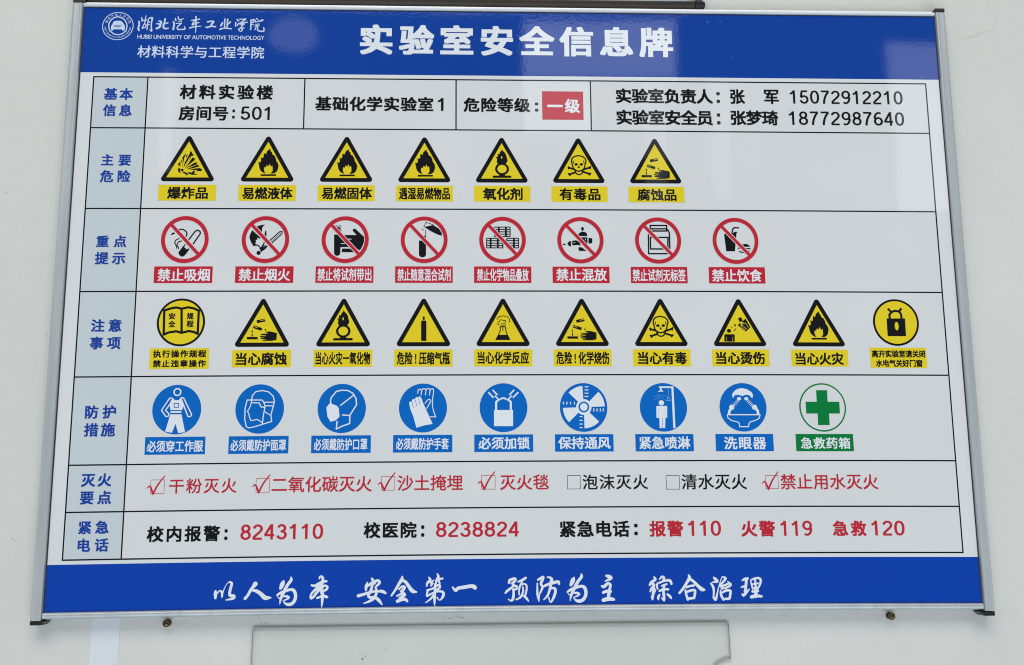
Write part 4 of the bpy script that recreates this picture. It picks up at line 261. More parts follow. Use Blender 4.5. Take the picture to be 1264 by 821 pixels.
M = {
    'panel': print_mat('print_pale', (0.705, 0.728, 0.745)),
    'cell': print_mat('print_table_white', (0.690, 0.706, 0.716)),
    'labelcell': print_mat('print_blue_grey', (0.565, 0.628, 0.665)),
    'w': print_mat('print_white', (0.760, 0.800, 0.850)),
    'h': print_mat('print_header_blue', (0.0055, 0.052, 0.325), 2.2, 0.022, True),
    'f': print_mat('print_footer_blue', (0.004, 0.053, 0.40)),
    'q': print_mat('print_emblem_white', (0.60, 0.70, 0.88), 2.0),
    'l': print_mat('print_label_blue', (0.010, 0.055, 0.36)),
    'k': print_mat('print_black', (0.008, 0.008, 0.010)),
    'b': print_mat('print_safety_blue', (0.002, 0.135, 0.53)),
    'c': print_mat('print_pale_blue', (0.16, 0.42, 0.80)),
    'g': print_mat('print_grey', (0.42, 0.48, 0.55)),
    'Y': print_mat('print_safety_yellow', (0.78, 0.62, 0.022)),
    'r': print_mat('print_red', (0.53, 0.022, 0.040)),
    'n': print_mat('print_green', (0.002, 0.20, 0.045)),
}

def metal_mat(name, c, rough, metallic=1.0, brush=(1, 1, 60)):
    mt, nt, b = new_mat(name)
    b.inputs['Metallic'].default_value = metallic
    b.inputs['Roughness'].default_value = rough
    tint(nt, b, c, noise(nt, 60, 8, 0.75, brush).outputs[0], 0.80, 1.10)
    bm = bump(nt, noise(nt, 900, 2).outputs[0], 0.6, 0.00002)
    nt.links.new(bm.outputs[0], b.inputs['Normal'])
    return mt

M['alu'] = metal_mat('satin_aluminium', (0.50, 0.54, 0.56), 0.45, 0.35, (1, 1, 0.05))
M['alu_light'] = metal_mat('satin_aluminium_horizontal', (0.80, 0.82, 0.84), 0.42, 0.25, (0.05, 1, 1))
M['black_plastic'] = metal_mat('black_plastic', (0.012, 0.012, 0.014), 0.38, 0.0)
M['shade_and_speck'] = metal_mat('dark_shade_and_speck', (0.02, 0.025, 0.035), 0.6, 0.0)
M['bronze'] = metal_mat('dark_bronze_rail', (0.085, 0.070, 0.060), 0.30, 0.5, (0.05, 1, 1))
M['brass'] = metal_mat('tarnished_brass', (0.17, 0.13, 0.06), 0.34, 1.0, (1, 1, 1))
M['steel'] = metal_mat('dark_screw_shank', (0.06, 0.055, 0.05), 0.45, 0.8, (1, 1, 1))

# ------------------------------------------------------------------ mesh helpers
def link(name, me, mats, parent=None):
    o = bpy.data.objects.new(name, me)
    for k in mats:
        me.materials.append(M[k] if isinstance(k, str) else k)
    col.objects.link(o)
    if parent:
        o.parent = parent
    return o

def mesh_of(name, verts, faces, mi=None):
    me = bpy.data.meshes.new(name)
    me.from_pydata(verts, [], faces)
    if mi:
        me.polygons.foreach_set('material_index', mi)
    me.update()
    return me

def ccw(p):
    a = sum(p[i][0] * p[(i + 1) % len(p)][1] - p[(i + 1) % len(p)][0] * p[i][1] for i in range(len(p)))
    return list(p) if a > 0 else list(reversed(p))

def union(polys):
    """triangulated union of flat outlines"""
    vs, fs = [], []
    for p in polys:
        p = ccw(p)
        fs.append(list(range(len(vs), len(vs) + len(p))))
        vs += [Vector(q[:2]) for q in p]
    r = delaunay_2d_cdt(vs, [], fs, 0, 1e-4)
    return [tuple(v) for v in r[0]], [tuple(f) for f, src in zip(r[2], r[5]) if src]

def circle(c, rx, ry=None, n=56, a0=0.0):
    ry = ry or rx
    return [(c[0] + rx * math.cos(a0 + 2 * math.pi * i / n), c[1] + ry * math.sin(a0 + 2 * math.pi * i / n)) for i in range(n)]

def capsule(a, b, ra, rb, n=10):
    """outline round two circles, joined by their outer tangents"""
    dx, dy = b[0] - a[0], b[1] - a[1]
    L = math.hypot(dx, dy)
    if L < 1e-6 or L <= abs(ra - rb) + 1e-6:
        return circle(a if ra > rb else b, max(ra, rb), n=12)
    th = math.atan2(dy, dx)
    al = math.acos((ra - rb) / L)
    pts = []
    for i in range(n + 1):
        t = th + al + (2 * math.pi - 2 * al) * i / n
        pts.append((a[0] + ra * math.cos(t), a[1] + ra * math.sin(t)))
    for i in range(n + 1):
        t = th - al + 2 * al * i / n
        pts.append((b[0] + rb * math.cos(t), b[1] + rb * math.sin(t)))
    return pts

def square_stroke(a, b, w):
    dx, dy = b[0] - a[0], b[1] - a[1]
    L = math.hypot(dx, dy) or 1
    nx, ny = -dy / L * w / 2, dx / L * w / 2
    return [(a[0] + nx, a[1] + ny), (a[0] - nx, a[1] - ny), (b[0] - nx, b[1] - ny), (b[0] + nx, b[1] + ny)]

def stroke(pts, w, closed):
    n = len(pts)
    if n == 2:
        return [square_stroke(pts[0], pts[1], w)]
    out = []
    for i in range(n if closed else n - 1):
        out.append(capsule(pts[i], pts[(i + 1) % n], w / 2, w / 2, 6))
    return out

def brush(pts):
    """a brush stroke whose width swells and thins (catmull-rom through the points)"""
    P = [pts[0]] + pts + [pts[-1]]
    q = []
    for i in range(1, len(P) - 2):
        for k in range(4):
            t = k / 4
            q.append(tuple(0.5 * ((2 * P[i][j]) + (-P[i-1][j] + P[i+1][j]) * t + (2*P[i-1][j] - 5*P[i][j] + 4*P[i+1][j] - P[i+2][j]) * t*t
                      + (-P[i-1][j] + 3*P[i][j] - 3*P[i+1][j] + P[i+2][j]) * t*t*t) for j in range(3)))
    q.append(tuple(pts[-1]))
    return [capsule(q[i], q[i+1], max(q[i][2], .15) / 2, max(q[i+1][2], .15) / 2, 7) for i in range(len(q) - 1)]

def art_polys(it):
    if it[0] == 'p':
        return [it[2]]
    if it[0] == 's':
        return stroke(it[3], it[2], it[4])
    return [circle(it[2], it[3], it[4], 36)]

class Print:
    """flat printed shapes, each run of one colour a hair above the last"""
    def __init__(s, level):
        s.v, s.f, s.mi, s.keys, s.level, s.last = [], [], [], [], level, None
    def add(s, key, polys, level=None):
        if level is not None:
            s.level = level
        vs, fs = union(polys)
        base = len(s.v)
        d = s.level * STEP
        s.v += [W(x, y, d) for x, y in vs]
        if key not in s.keys:
            s.keys.append(key)
        k = s.keys.index(key)
        for f in fs:
            f = [base + i for i in f]
            s.f.append(f[::-1] if True else f)
            s.mi.append(k)
    def raise_(s, by=0.5):
        s.level += by
    def build(s, name, parent):
        me = mesh_of(name, s.v, s.f, s.mi)
        o = link(name, me, s.keys, parent)
        face_out(me)
        return o

def face_out(me):
    """all faces of a print look towards the viewer (-Y)"""
    bm = bmesh.new(); bm.from_mesh(me)
    fl = [f for f in bm.faces if f.normal.y > 0]
    if fl:
        bmesh.ops.reverse_faces(bm, faces=fl)
    bm.to_mesh(me); bm.free()

def sheet(name, u0, u1, v0, v1, level, key, parent, nu=None, nv=None, d=None, bowed=True):
    nu = nu or max(1, int((u1 - u0) / 20)); nv = nv or 1
    d = level * STEP if d is None else d
    vs = [W(u0 + (u1 - u0) * i / nu, v0 + (v1 - v0) * j / nv, d, bowed) for j in range(nv + 1) for i in range(nu + 1)]
    fs = [(j*(nu+1)+i, (j+1)*(nu+1)+i, (j+1)*(nu+1)+i+1, j*(nu+1)+i+1) for j in range(nv) for i in range(nu)]
    me = mesh_of(name, vs, fs)
    o = link(name, me, [key], parent); face_out(me)
    return o

# text ------------------------------------------------------------------
# grotesque numerals drawn as pen paths; x, y in units of the numeral height
def arc(cx, cy, rx, ry, a0, a1, n=14, e=1.0):
    out = []
    for i in range(n + 1):
        t = math.radians(a0 + (a1 - a0) * i / n)
        c, s_ = math.cos(t), math.sin(t)
        out.append((cx + rx * math.copysign(abs(c) ** e, c), cy + ry * math.copysign(abs(s_) ** e, s_)))
    return out
NUMERALS = {
    '0': ([arc(.275, .5, .205, .435, 0, 360, 32, .88)], 0.55),
    '1': ([[(.30, 0.0), (.30, 1.0)], [(.285, .93), (.22, .83), (.13, .76), (.065, .73)]], 0.55),
    '2': ([arc(.275, .715, .195, .22, 172, -28, 16) + [(.36, .48), (.20, .31), (.085, .17), (.065, .065)], [(.03, .06), (.50, .06)]], 0.55),
    '3': ([arc(.26, .735, .175, .20, 165, -82, 14) + [(.22, .53)], [(.21, .53)] + arc(.265, .29, .205, .232, 82, -170, 18)], 0.55),
    '4': ([[(.375, 0.0), (.375, 1.0)], [(.36, .97), (.035, .30)], [(.0, .285), (.51, .285)]], 0.55),
    '5': ([[(.47, .94), (.13, .94)], [(.145, .95), (.085, .50)], [(.09, .51)] + arc(.265, .315, .205, .255, 135, -168, 20)], 0.55),
    '6': ([arc(.28, .31, .20, .252, 0, 360, 28), arc(.31, .52, .235, .42, 182, 62, 16)], 0.55),
    '7': ([[(.04, .94), (.51, .94)], [(.49, .93), (.36, .72), (.26, .46), (.205, .20), (.195, .0)]], 0.55),
    '8': ([arc(.275, .735, .175, .205, 0, 360, 26), arc(.275, .29, .205, .232, 0, 360, 28)], 0.55),
    '9': ([arc(.27, .69, .20, .252, 0, 360, 28), arc(.24, .48, .235, .42, 2, -118, 16)], 0.55),
}
NUMERAL_CACHE = {}
def numeral_mesh(text, heavy):
    V, F = [], []
    x0 = 0.0
    w = 0.128 + heavy * 2
    for ch in text:
        if (ch, w) not in NUMERAL_CACHE:
            polys = []
            for path in NUMERALS[ch][0]:
                if len(path) == 2:
                    polys.append(square_stroke(path[0], path[1], w))
                else:
                    polys += [square_stroke(path[0], path[1], w)]
                    for i in range(len(path) - 1):
                        polys.append(capsule(path[i], path[i + 1], w / 2, w / 2, 5) if 0 < i < len(path) - 2 else square_stroke(path[i], path[i + 1], w))
                    polys += [circle(path[1], w / 2, n=14), circle(path[-2], w / 2, n=14)]
                    if math.dist(path[0], path[-1]) < .01:
                        polys.append(circle(path[0], w / 2, n=14))
            NUMERAL_CACHE[(ch, w)] = union(polys)
        v, f = NUMERAL_CACHE[(ch, w)]
        b = len(V)
        V += [(x0 + p[0] / .82 * .82, p[1], 0.0) for p in v]
        F += [tuple(b + i for i in q) for q in f]
        x0 += NUMERALS[ch][1] + .075
    return V, F

def glyph_mesh(text, space):
    cu = bpy.data.curves.new('lettering', 'FONT')
    cu.body = text; cu.size = 1.0; cu.space_character = space
    cu.resolution_u = 3; cu.fill_mode = 'FRONT'
    o = bpy.data.objects.new('lettering', cu)
    col.objects.link(o)
    bpy.context.view_layer.update()
    dg = bpy.context.evaluated_depsgraph_get()
    me = bpy.data.meshes.new_from_object(o.evaluated_get(dg))
    v = [tuple(x.co) for x in me.vertices]
    f = [tuple(p.vertices) for p in me.polygons]
    bpy.data.objects.remove(o); bpy.data.curves.remove(cu); bpy.data.meshes.remove(me)
    return v, f

def embolden(v, f, r, fine=False):
    """heavier letters: the same outlines shifted round a small circle, each a hair above the last"""
    V, F = [], []
    ring = [(-1, -1), (1, 1), (-1, 1), (1, -1), (-1, 0), (1, 0), (0, 0)]
    if fine:
        ring += [(a, b_) for a in (-.5, 0, .5) for b_ in (-1, 1)] + [(a, b_) for a in (-1, 1) for b_ in (-.5, .5)]
    for k, (i, j) in enumerate(ring):
        dx, dy = i * r * 0.95, j * r * 0.72
        b = len(V)
        V += [(p[0] + dx, p[1] + dy, k * 0.1) for p in v]
        F += [tuple(b + i for i in q) for q in f]
    return V, F

def bounds(v):
    xs = [p[0] for p in v]; ys = [p[1] for p in v]
    return min(xs), max(xs), min(ys), max(ys)

def text_shape(text, box, bold=0.0, keep=None):
    """lettering filling box = (u0, u1, v0, v1); wide boxes open the spacing, narrow ones condense the letters"""
    u0, u1, v0, v1 = box
    if text.isdigit():
        v, f = numeral_mesh(text, bold); bold = 0
    else:
        v, f = glyph_mesh(text, 1.0)
    a = bounds(v)
    sy = (v1 - v0) / (a[3] - a[2])
    wn = (a[1] - a[0]) * sy
    cjk = any(ord(ch) > 0x2e80 for ch in text)
    if cjk and len(text) > 1 and (keep or wn < (u1 - u0)):
        v2, f2 = glyph_mesh(text, 1.5)
        b = bounds(v2)
        slope = ((b[1] - b[0]) - (a[1] - a[0])) / 0.5
        s = 1 + ((u1 - u0) / sy - (a[1] - a[0])) / slope
        v, f = glyph_mesh(text, s)
        a = bounds(v)
    if bold:
        v, f = embolden(v, f, bold, v1 - v0 > 20)
        a = bounds(v); sy = (v1 - v0) / (a[3] - a[2])
    sx = (u1 - u0) / (a[1] - a[0])
    pts = [(u0 + (p[0] - a[0]) * sx, v1 - (p[1] - a[2]) * sy, p[2]) for p in v]
    return pts, f

def text_obj(name, parent, key, level, items):
    """items: (text, box, bold, keep)"""
    V, F = [], []
    for text, box, bold, keep in items:
        pts, f = text_shape(text, box, bold, keep)
        b = len(V)
        V += [W(x, y, (level + z) * STEP) for x, y, z in pts]
        F += [tuple(b + i for i in q) for q in f]
    me = mesh_of(name, V, F)
    o = link(name, me, [key], parent)
    face_out(me)
    return o

# solids ------------------------------------------------------------------
def solid(name, profile, path, mats, parent, bevel=0.0, closed=True):
    """sweep a closed profile (list of (a, d)) along path points giving functions (a, d) -> xyz"""
    n = len(profile); V = []; F = []
    for fn in path:
        V += [fn(a, d) for a, d in profile]
    for k in range(len(path) - 1):
        for i in range(n):
            j = (i + 1) % n
            F.append((k*n+i, k*n+j, (k+1)*n+j, (k+1)*n+i))
    F.append(tuple(range(n))[::-1]); F.append(tuple((len(path)-1)*n + i for i in range(n)))
    me = mesh_of(name, V, F)
    bm = bmesh.new(); bm.from_mesh(me)
    bmesh.ops.recalc_face_normals(bm, faces=bm.faces[:])
    if bevel:
        ed = [e for e in bm.edges if e.calc_face_angle(0) > 0.6]
        bmesh.ops.bevel(bm, geom=ed, offset=bevel, segments=2, profile=0.6, affect='EDGES', clamp_overlap=True)
    bm.to_mesh(me); bm.free()
    return link(name, me, mats, parent)

def lathe(name, prof, centre, key, parent=None, n=24):
    """surface of revolution about the axis that points at the viewer; prof = (radius mm, d mm)"""
    V, F = [], []
    for r, d in prof:
        for i in range(n):
            t = 2 * math.pi * i / n
            x, y, z = W(centre[0], centre[1], d, False)
            V.append((x + r / 1000 * math.cos(t), y, z + r / 1000 * math.sin(t)))
    for k in range(len(prof) - 1):
        for i in range(n):
            j = (i + 1) % n
            F.append((k*n+i, k*n+j, (k+1)*n+j, (k+1)*n+i))
    F.append(tuple(range(n))); F.append(tuple((len(prof)-1)*n + i for i in range(n))[::-1])
    me = mesh_of(name, V, F)
    bm = bmesh.new(); bm.from_mesh(me); bmesh.ops.recalc_face_normals(bm, faces=bm.faces[:]); bm.to_mesh(me); bm.free()
    for p in me.polygons: p.use_smooth = len(p.vertices) == 4
    return link(name, me, [key], parent)

def thing(name, label, cat, loc=(0, 0, 0), group=None):
    o = bpy.data.objects.new(name, None)
    o.empty_display_size = 0.05
    col.objects.link(o)
    tag(o, label, cat, group)
    return o

def tag(o, label, cat, group=None):
    o['label'] = label; o['category'] = cat
    if group: o['group'] = group

# ------------------------------------------------------------------ wall
WALL_D = -12.0                                   # wall surface, mm behind the print
wm, nt, b = new_mat('painted_plaster')
b.inputs['Roughness'].default_value = 0.72
mott = noise(nt, 3.2, 6, 0.6)
cr = nt.nodes.new('ShaderNodeValToRGB')
cr.color_ramp.elements[0].position = 0.25; cr.color_ramp.elements[0].color = (0.610, 0.612, 0.585, 1)
cr.color_ramp.elements[1].position = 0.75; cr.color_ramp.elements[1].color = (0.672, 0.674, 0.648, 1)
nt.links.new(mott.outputs[0], cr.inputs[0])
# a few tiny dark specks of dirt
sp = noise(nt, 120, 2, 0.7)
spr = nt.nodes.new('ShaderNodeMapRange')
spr.inputs[1].default_value = 0.70; spr.inputs[2].default_value = 0.80
spr.inputs[3].default_value = 0.0; spr.inputs[4].default_value = 0.35
nt.links.new(sp.outputs[0], spr.inputs[0])
mx = nt.nodes.new('ShaderNodeMix'); mx.data_type = 'RGBA'
nt.links.new(spr.outputs[0], mx.inputs['Factor'])
nt.links.new(cr.outputs[0], mx.inputs['A'])
mx.inputs['B'].default_value = (0.30, 0.29, 0.26, 1)
nt.links.new(mx.outputs['Result'], b.inputs['Base Color'])
b1 = bump(nt, noise(nt, 11, 4, 0.55, (1, 1, 1.3)).outputs[0], 1.0, 0.0032)
b2 = bump(nt, noise(nt, 75, 4, 0.65, (1, 1, 1.25)).outputs[0], 1.0, 0.0006, b1)

b3 = bump(nt, noise(nt, 600, 2, 0.6).outputs[0], 1.0, 0.00008, b2)
nt.links.new(b3.outputs[0], b.inputs['Normal'])
wall_me = mesh_of('wall', [(-3.5, 0.012, -1.6), (3.5, 0.012, -1.6), (3.5, 0.012, 2.0), (-3.5, 0.012, 2.0),
                           (-3.5, 0.24, -1.6), (3.5, 0.24, -1.6), (3.5, 0.24, 2.0), (-3.5, 0.24, 2.0)],
                  [(0, 1, 2, 3), (5, 4, 7, 6), (4, 0, 3, 7), (1, 5, 6, 2), (3, 2, 6, 7), (4, 5, 1, 0)])
wall = link('wall', wall_me, [wm])
wall['kind'] = 'structure'
wall['label'] = 'off-white painted plaster wall behind the board'

# trowel marks: low raised ridges of plaster beside the board's upper right corner
def ridge(points, w, h):
    V, F = [], []
    for i, (u, v) in enumerate(points):
        t = i / (len(points) - 1); k = math.sin(math.pi * min(max(t, .04), .96))
        x, y, z = W(u, v, WALL_D, False)
        V += [(x, y + 0.0004, z + w * k), (x, y - h * k, z), (x, y + 0.0004, z - w * k * 2.2)]
    for i in range(len(points) - 1):
        a = i * 3
        F += [(a, a+3, a+4, a+1), (a+1, a+4, a+5, a+2)]
    return V, F
random.seed(5)
V, F = [], []
for (u, v, L, sl, hh) in [(905, -55, 42, -.33, 1.0), (925, -62, 22, -.2, .5), (893, -30, 20, .1, .5), (900, 60, 16, .5, .4), (930, 20, 26, -.1, .4),
                     (905, 140, 18, .3, .4), (918, 215, 14, -.3, .4), (899, 260, 12, .2, .3), (-60, 60, 14, .3, .35), (-55, 180, 12, -.2, .3), (915, 330, 20, -.2, .3)]:
    pts = [(u + L * i / 9, v + sl * L * i / 9 + random.uniform(-.8, .8)) for i in range(10)]
    a, f = ridge(pts, 0.0011, 0.0015 * hh)
    bse = len(V); V += a; F += [tuple(bse + i for i in q) for q in f]
me = mesh_of('trowel_mark', V, F)
for p in me.polygons: p.use_smooth = True
link('trowel_mark', me, [wm], wall)

# faint reddish pencil marks left on the plaster under the board
mk = metal_mat('faded_red_pencil', (0.46, 0.33, 0.31), 0.8, 0.0)
V, F = [], []
for u, v, L, a in [(357, 538.5, 2.5, 1.3), (361, 539, 2.2, .3), (364.5, 538.2, 3, 1.2), (368.5, 539, 2.4, -.9), (372, 538.2, 3.2, .2), (376, 538.8, 2, 1.0), (184.5, 541, 3, 1.2), (188, 541.5, 2.6, .4)]:
    p = square_stroke((u, v), (u + L * math.cos(a), v + L * math.sin(a)), .7)
    bse = len(V); V += [W(x, y, WALL_D + .05, False) for x, y in p]; F.append(tuple(range(bse, bse + 4)))
me = mesh_of('pencil_mark', V, F); link('pencil_mark', me, [mk], wall); face_out(me)

# ------------------------------------------------------------------ the board
board = thing('safety_information_board',
              'large blue and white framed laboratory safety information board hanging on the wall', 'sign board')

# backing sheet (print face at d = 0) with thickness
def slab(name, u0, u1, v0, v1, d0, d1, key, parent, bowed=True, bevel=0.0):
    nu = max(1, int((u1 - u0) / 20))
    prof = [(v0, d0), (v0, d1), (v1, d1), (v1, d0)]
    path = [(lambda a, d, uu=u0 + (u1 - u0) * i / nu: W(uu, a, d, bowed)) for i in range(nu + 1)]
    return solid(name, prof, path, [key], parent, bevel)
slab('backing_panel', -15.5, 876, -76.5, 530.4, 0, -3, 'panel', board)
sheet('header_band', -15.3, 875.8, -75.4, -4.8, 1, 'h', board)
sheet('footer_band', -15.3, 875.8, 486.2, 529.9, 1, 'f', board)

# table: the white cells, the tinted label cells and the ruled grid
sheet('table_field', 54.4, 860, 0, 482, 1, 'cell', board, nv=4)
for i in range(7):
    sheet('label_cell', 0, 54.4, LINE_V[i] , LINE_V[i + 1], 1, 'labelcell', board, nu=4)
def ruled(level=2.0, w=1.35):
    V, F = [], []
    def bar(u0, u1, v0, v1):
        nu = max(1, int((u1 - u0) / 20)); b0 = len(V)
        for i in range(nu + 1):
            u = u0 + (u1 - u0) * i / nu
            V.append(W(u, v0, level * STEP)); V.append(W(u, v1, level * STEP))
        for i in range(nu):
            F.append((b0+2*i, b0+2*i+1, b0+2*i+3, b0+2*i+2))
    h = w / 2
    for k, v in enumerate(LINE_V):
        bar(-h, 860 + h, v - h, v + h)
    def vert(u, a, b_):
        for k in range(a, b_):
            bar(u - h, u + h, LINE_V[k] + h, LINE_V[k + 1] - h)
    vert(0, 0, 7); vert(54.4, 0, 7); vert(860, 0, 7)
    for u in LINE_U[2:5]:
        vert(u, 0, 1)
    me = mesh_of('table_grid', V, F)
    o = link('table_grid', me, ['k'], board); face_out(me)
ruled()

# header: emblem, school name, title
p = Print(2)
eo = (0.0, 0.0)
for it in EMBLEM:
    p.add(it[1], art_polys(it)); p.raise_(0.6)
emb = p.build('emblem', board)
emb['label'] = 'round emblem with a car outline inside a ring'
EC = (21.0, -55.57)
text_obj('emblem_lettering', emb, 'h', 6, [('HUAT', (16.9, 25.1, -56.7, -54.1), 0.02, None)])
def ring_text(chars, r, a0, a1, size, key, name, flip=False, bold=.01):
    V, F = [], []
    for i, ch in enumerate(chars):
        if ch == ' ':
            continue
        t = a0 + (a1 - a0) * i / (len(chars) - 1)
        v, f = glyph_mesh(ch, 1.0)
        a = bounds(v); cx = (a[0] + a[1]) / 2
        cy = 0.38 if ord(ch) > 255 else 0.35
        rt = math.radians(t); th = rt - math.pi / 2 if not flip else rt + math.pi / 2
        b0 = len(V)
        for q in v:
            x, y = (q[0] - cx) * size, (q[1] - cy) * size
            X = x * math.cos(th) - y * math.sin(th); Y = x * math.sin(th) + y * math.cos(th)
            V.append(W(EC[0] + r * math.cos(rt) + X, EC[1] - r * .97 * math.sin(rt) - Y, 3.2 * STEP))
        F += [tuple(b0 + k for k in q) for q in f]
    me = mesh_of(name, V, F); o = link(name, me, [key], emb); face_out(me)
ring_text('湖北汽车工业学院', 12.6, 158, 22, 3.3, 'q', 'ring_lettering')
ring_text('HUBEI UNIVERSITY OF AUTOMOTIVE TECHNOLOGY', 12.9, 188, 352, 2.3, 'q', 'ring_lettering', True)

def brush_obj(name, strokes, level, key, parent):
    pr = Print(level)
    pr.add(key, [c for s in strokes for c in brush([tuple(q) for q in s])])
    return pr.build(name, parent)
for ch in BRUSH_NAME:
    brush_obj('brush_character', ch, 3, 'q', board)
for ch in BRUSH_MOTTO:
    brush_obj('brush_character', ch, 3, 'w', board)

# danger level chip
sheet('danger_level_chip', 456.8, 499.3, 11.9, 42.8, 3, 'r', board)

NAMES = {'name': 'school_lettering', 'title': 'title_lettering', 'label': 'row_lettering', 'info': 'cell_lettering',
         'lv': 'level_lettering', 'ext': 'extinguisher_lettering', 'tel': 'telephone_lettering'}
for key, text, u0, u1, v0, v1, o in TEXTS:
    text_obj(NAMES[o['grp']], board, key, 4, [(text, (u0, u1, v0, v1), o.get('bold', 0), o.get('sx'))])

# tick boxes
for u0, u1, v0, v1, ticked in TICK_BOXES:
    pr = Print(3)
    fr = .42
    key = 'r' if ticked else 'k'
    pr.add(key, [[(u0, v0), (u1, v0), (u1, v0 + fr), (u0, v0 + fr)], [(u0, v1 - fr), (u1, v1 - fr), (u1, v1), (u0, v1)],
                 [(u0, v0), (u0 + fr, v0), (u0 + fr, v1), (u0, v1)], [(u1 - fr, v0), (u1, v0), (u1, v1), (u1 - fr, v1)]])
    bx = pr.build('tick_box', board)
    if ticked:
        pr = Print(4)
        pr.add('r', brush([(u0 - 3.2, v0 + 7.9, .7), (u0 - .6, v0 + 6.0, 1.3), (u0 + 1.2, v0 + 9.4, 1.8), (u0 + 2.8, v0 + 13.3, 1.7)])
               + brush([(u0 + 2.8, v0 + 13.5, 1.7), (u0 + 7.0, v0 + 4.8, 1.5), (u0 + 13.0, v0 - 3.4, .9)]))
        pr.build('tick_mark', bx)

# ------------------------------------------------------------------ pictogram signs
def rounded_triangle(cx, top, bot, half, r, n=6):
    """outline of a triangle whose tangent extents are the given ones"""
    A = [(cx, top + r), (cx + half - r, bot - r), (cx - half + r, bot - r)]
    pts = []
    for i in range(3):
        c = A[i]; pv = A[i - 1]; nx = A[(i + 1) % 3]
        def nrm(a, b_):
            dx, dy = b_[0] - a[0], b_[1] - a[1]; L = math.hypot(dx, dy)
            return math.atan2(-dx / L, dy / L)
        a0, a1 = nrm(pv, c), nrm(c, nx)
        while a1 < a0: a1 += 2 * math.pi
        for k in range(n + 1):
            t = a0 + (a1 - a0) * k / n
            pts.append((c[0] + r * math.cos(t), c[1] + r * math.sin(t)))
    return pts

def inner_triangle(cx, top, bot, half, r, wd):
    A = [Vector((cx, top + r)), Vector((cx + half - r, bot - r)), Vector((cx - half + r, bot - r))]
    out = []
    cen = (A[0] + A[1] + A[2]) / 3
    # offset each edge inwards by wd - r and intersect
    L = []
    for i in range(3):
        a, b_ = A[i], A[(i + 1) % 3]; d = (b_ - a).normalized(); nn = Vector((-d.y, d.x))
        if nn.dot(cen - a) < 0: nn = -nn
        L.append((a + nn * (wd - r), d))
    for i in range(3):
        (p0, d0), (p1, d1) = L[i - 1], L[i]
        t = ((p1 - p0).x * d1.y - (p1 - p0).y * d1.x) / (d0.x * d1.y - d0.y * d1.x)
        q = p0 + d0 * t; out.append((q.x, q.y))
    return out

PLATE = {2: (114.4, 131.0), 3: (198.7, 215.6), 4: (283.1, 300.1), 5: (367.4, 384.3)}
CENTRE = {2: 88.0, 3: 171.2, 4: 256.0, 5: 341.0}
CAPCOL = {2: ('Y', 'k'), 3: ('r', 'w'), 4: ('Y', 'k'), 5: ('b', 'w')}
RX, RY = 23.4, 24.1

def band(outer, inner):
    """ring between two outlines with the same number of points"""
    n = len(outer)
    return [[outer[i], outer[(i + 1) % n], inner[(i + 1) % n], inner[i]] for i in range(n)]

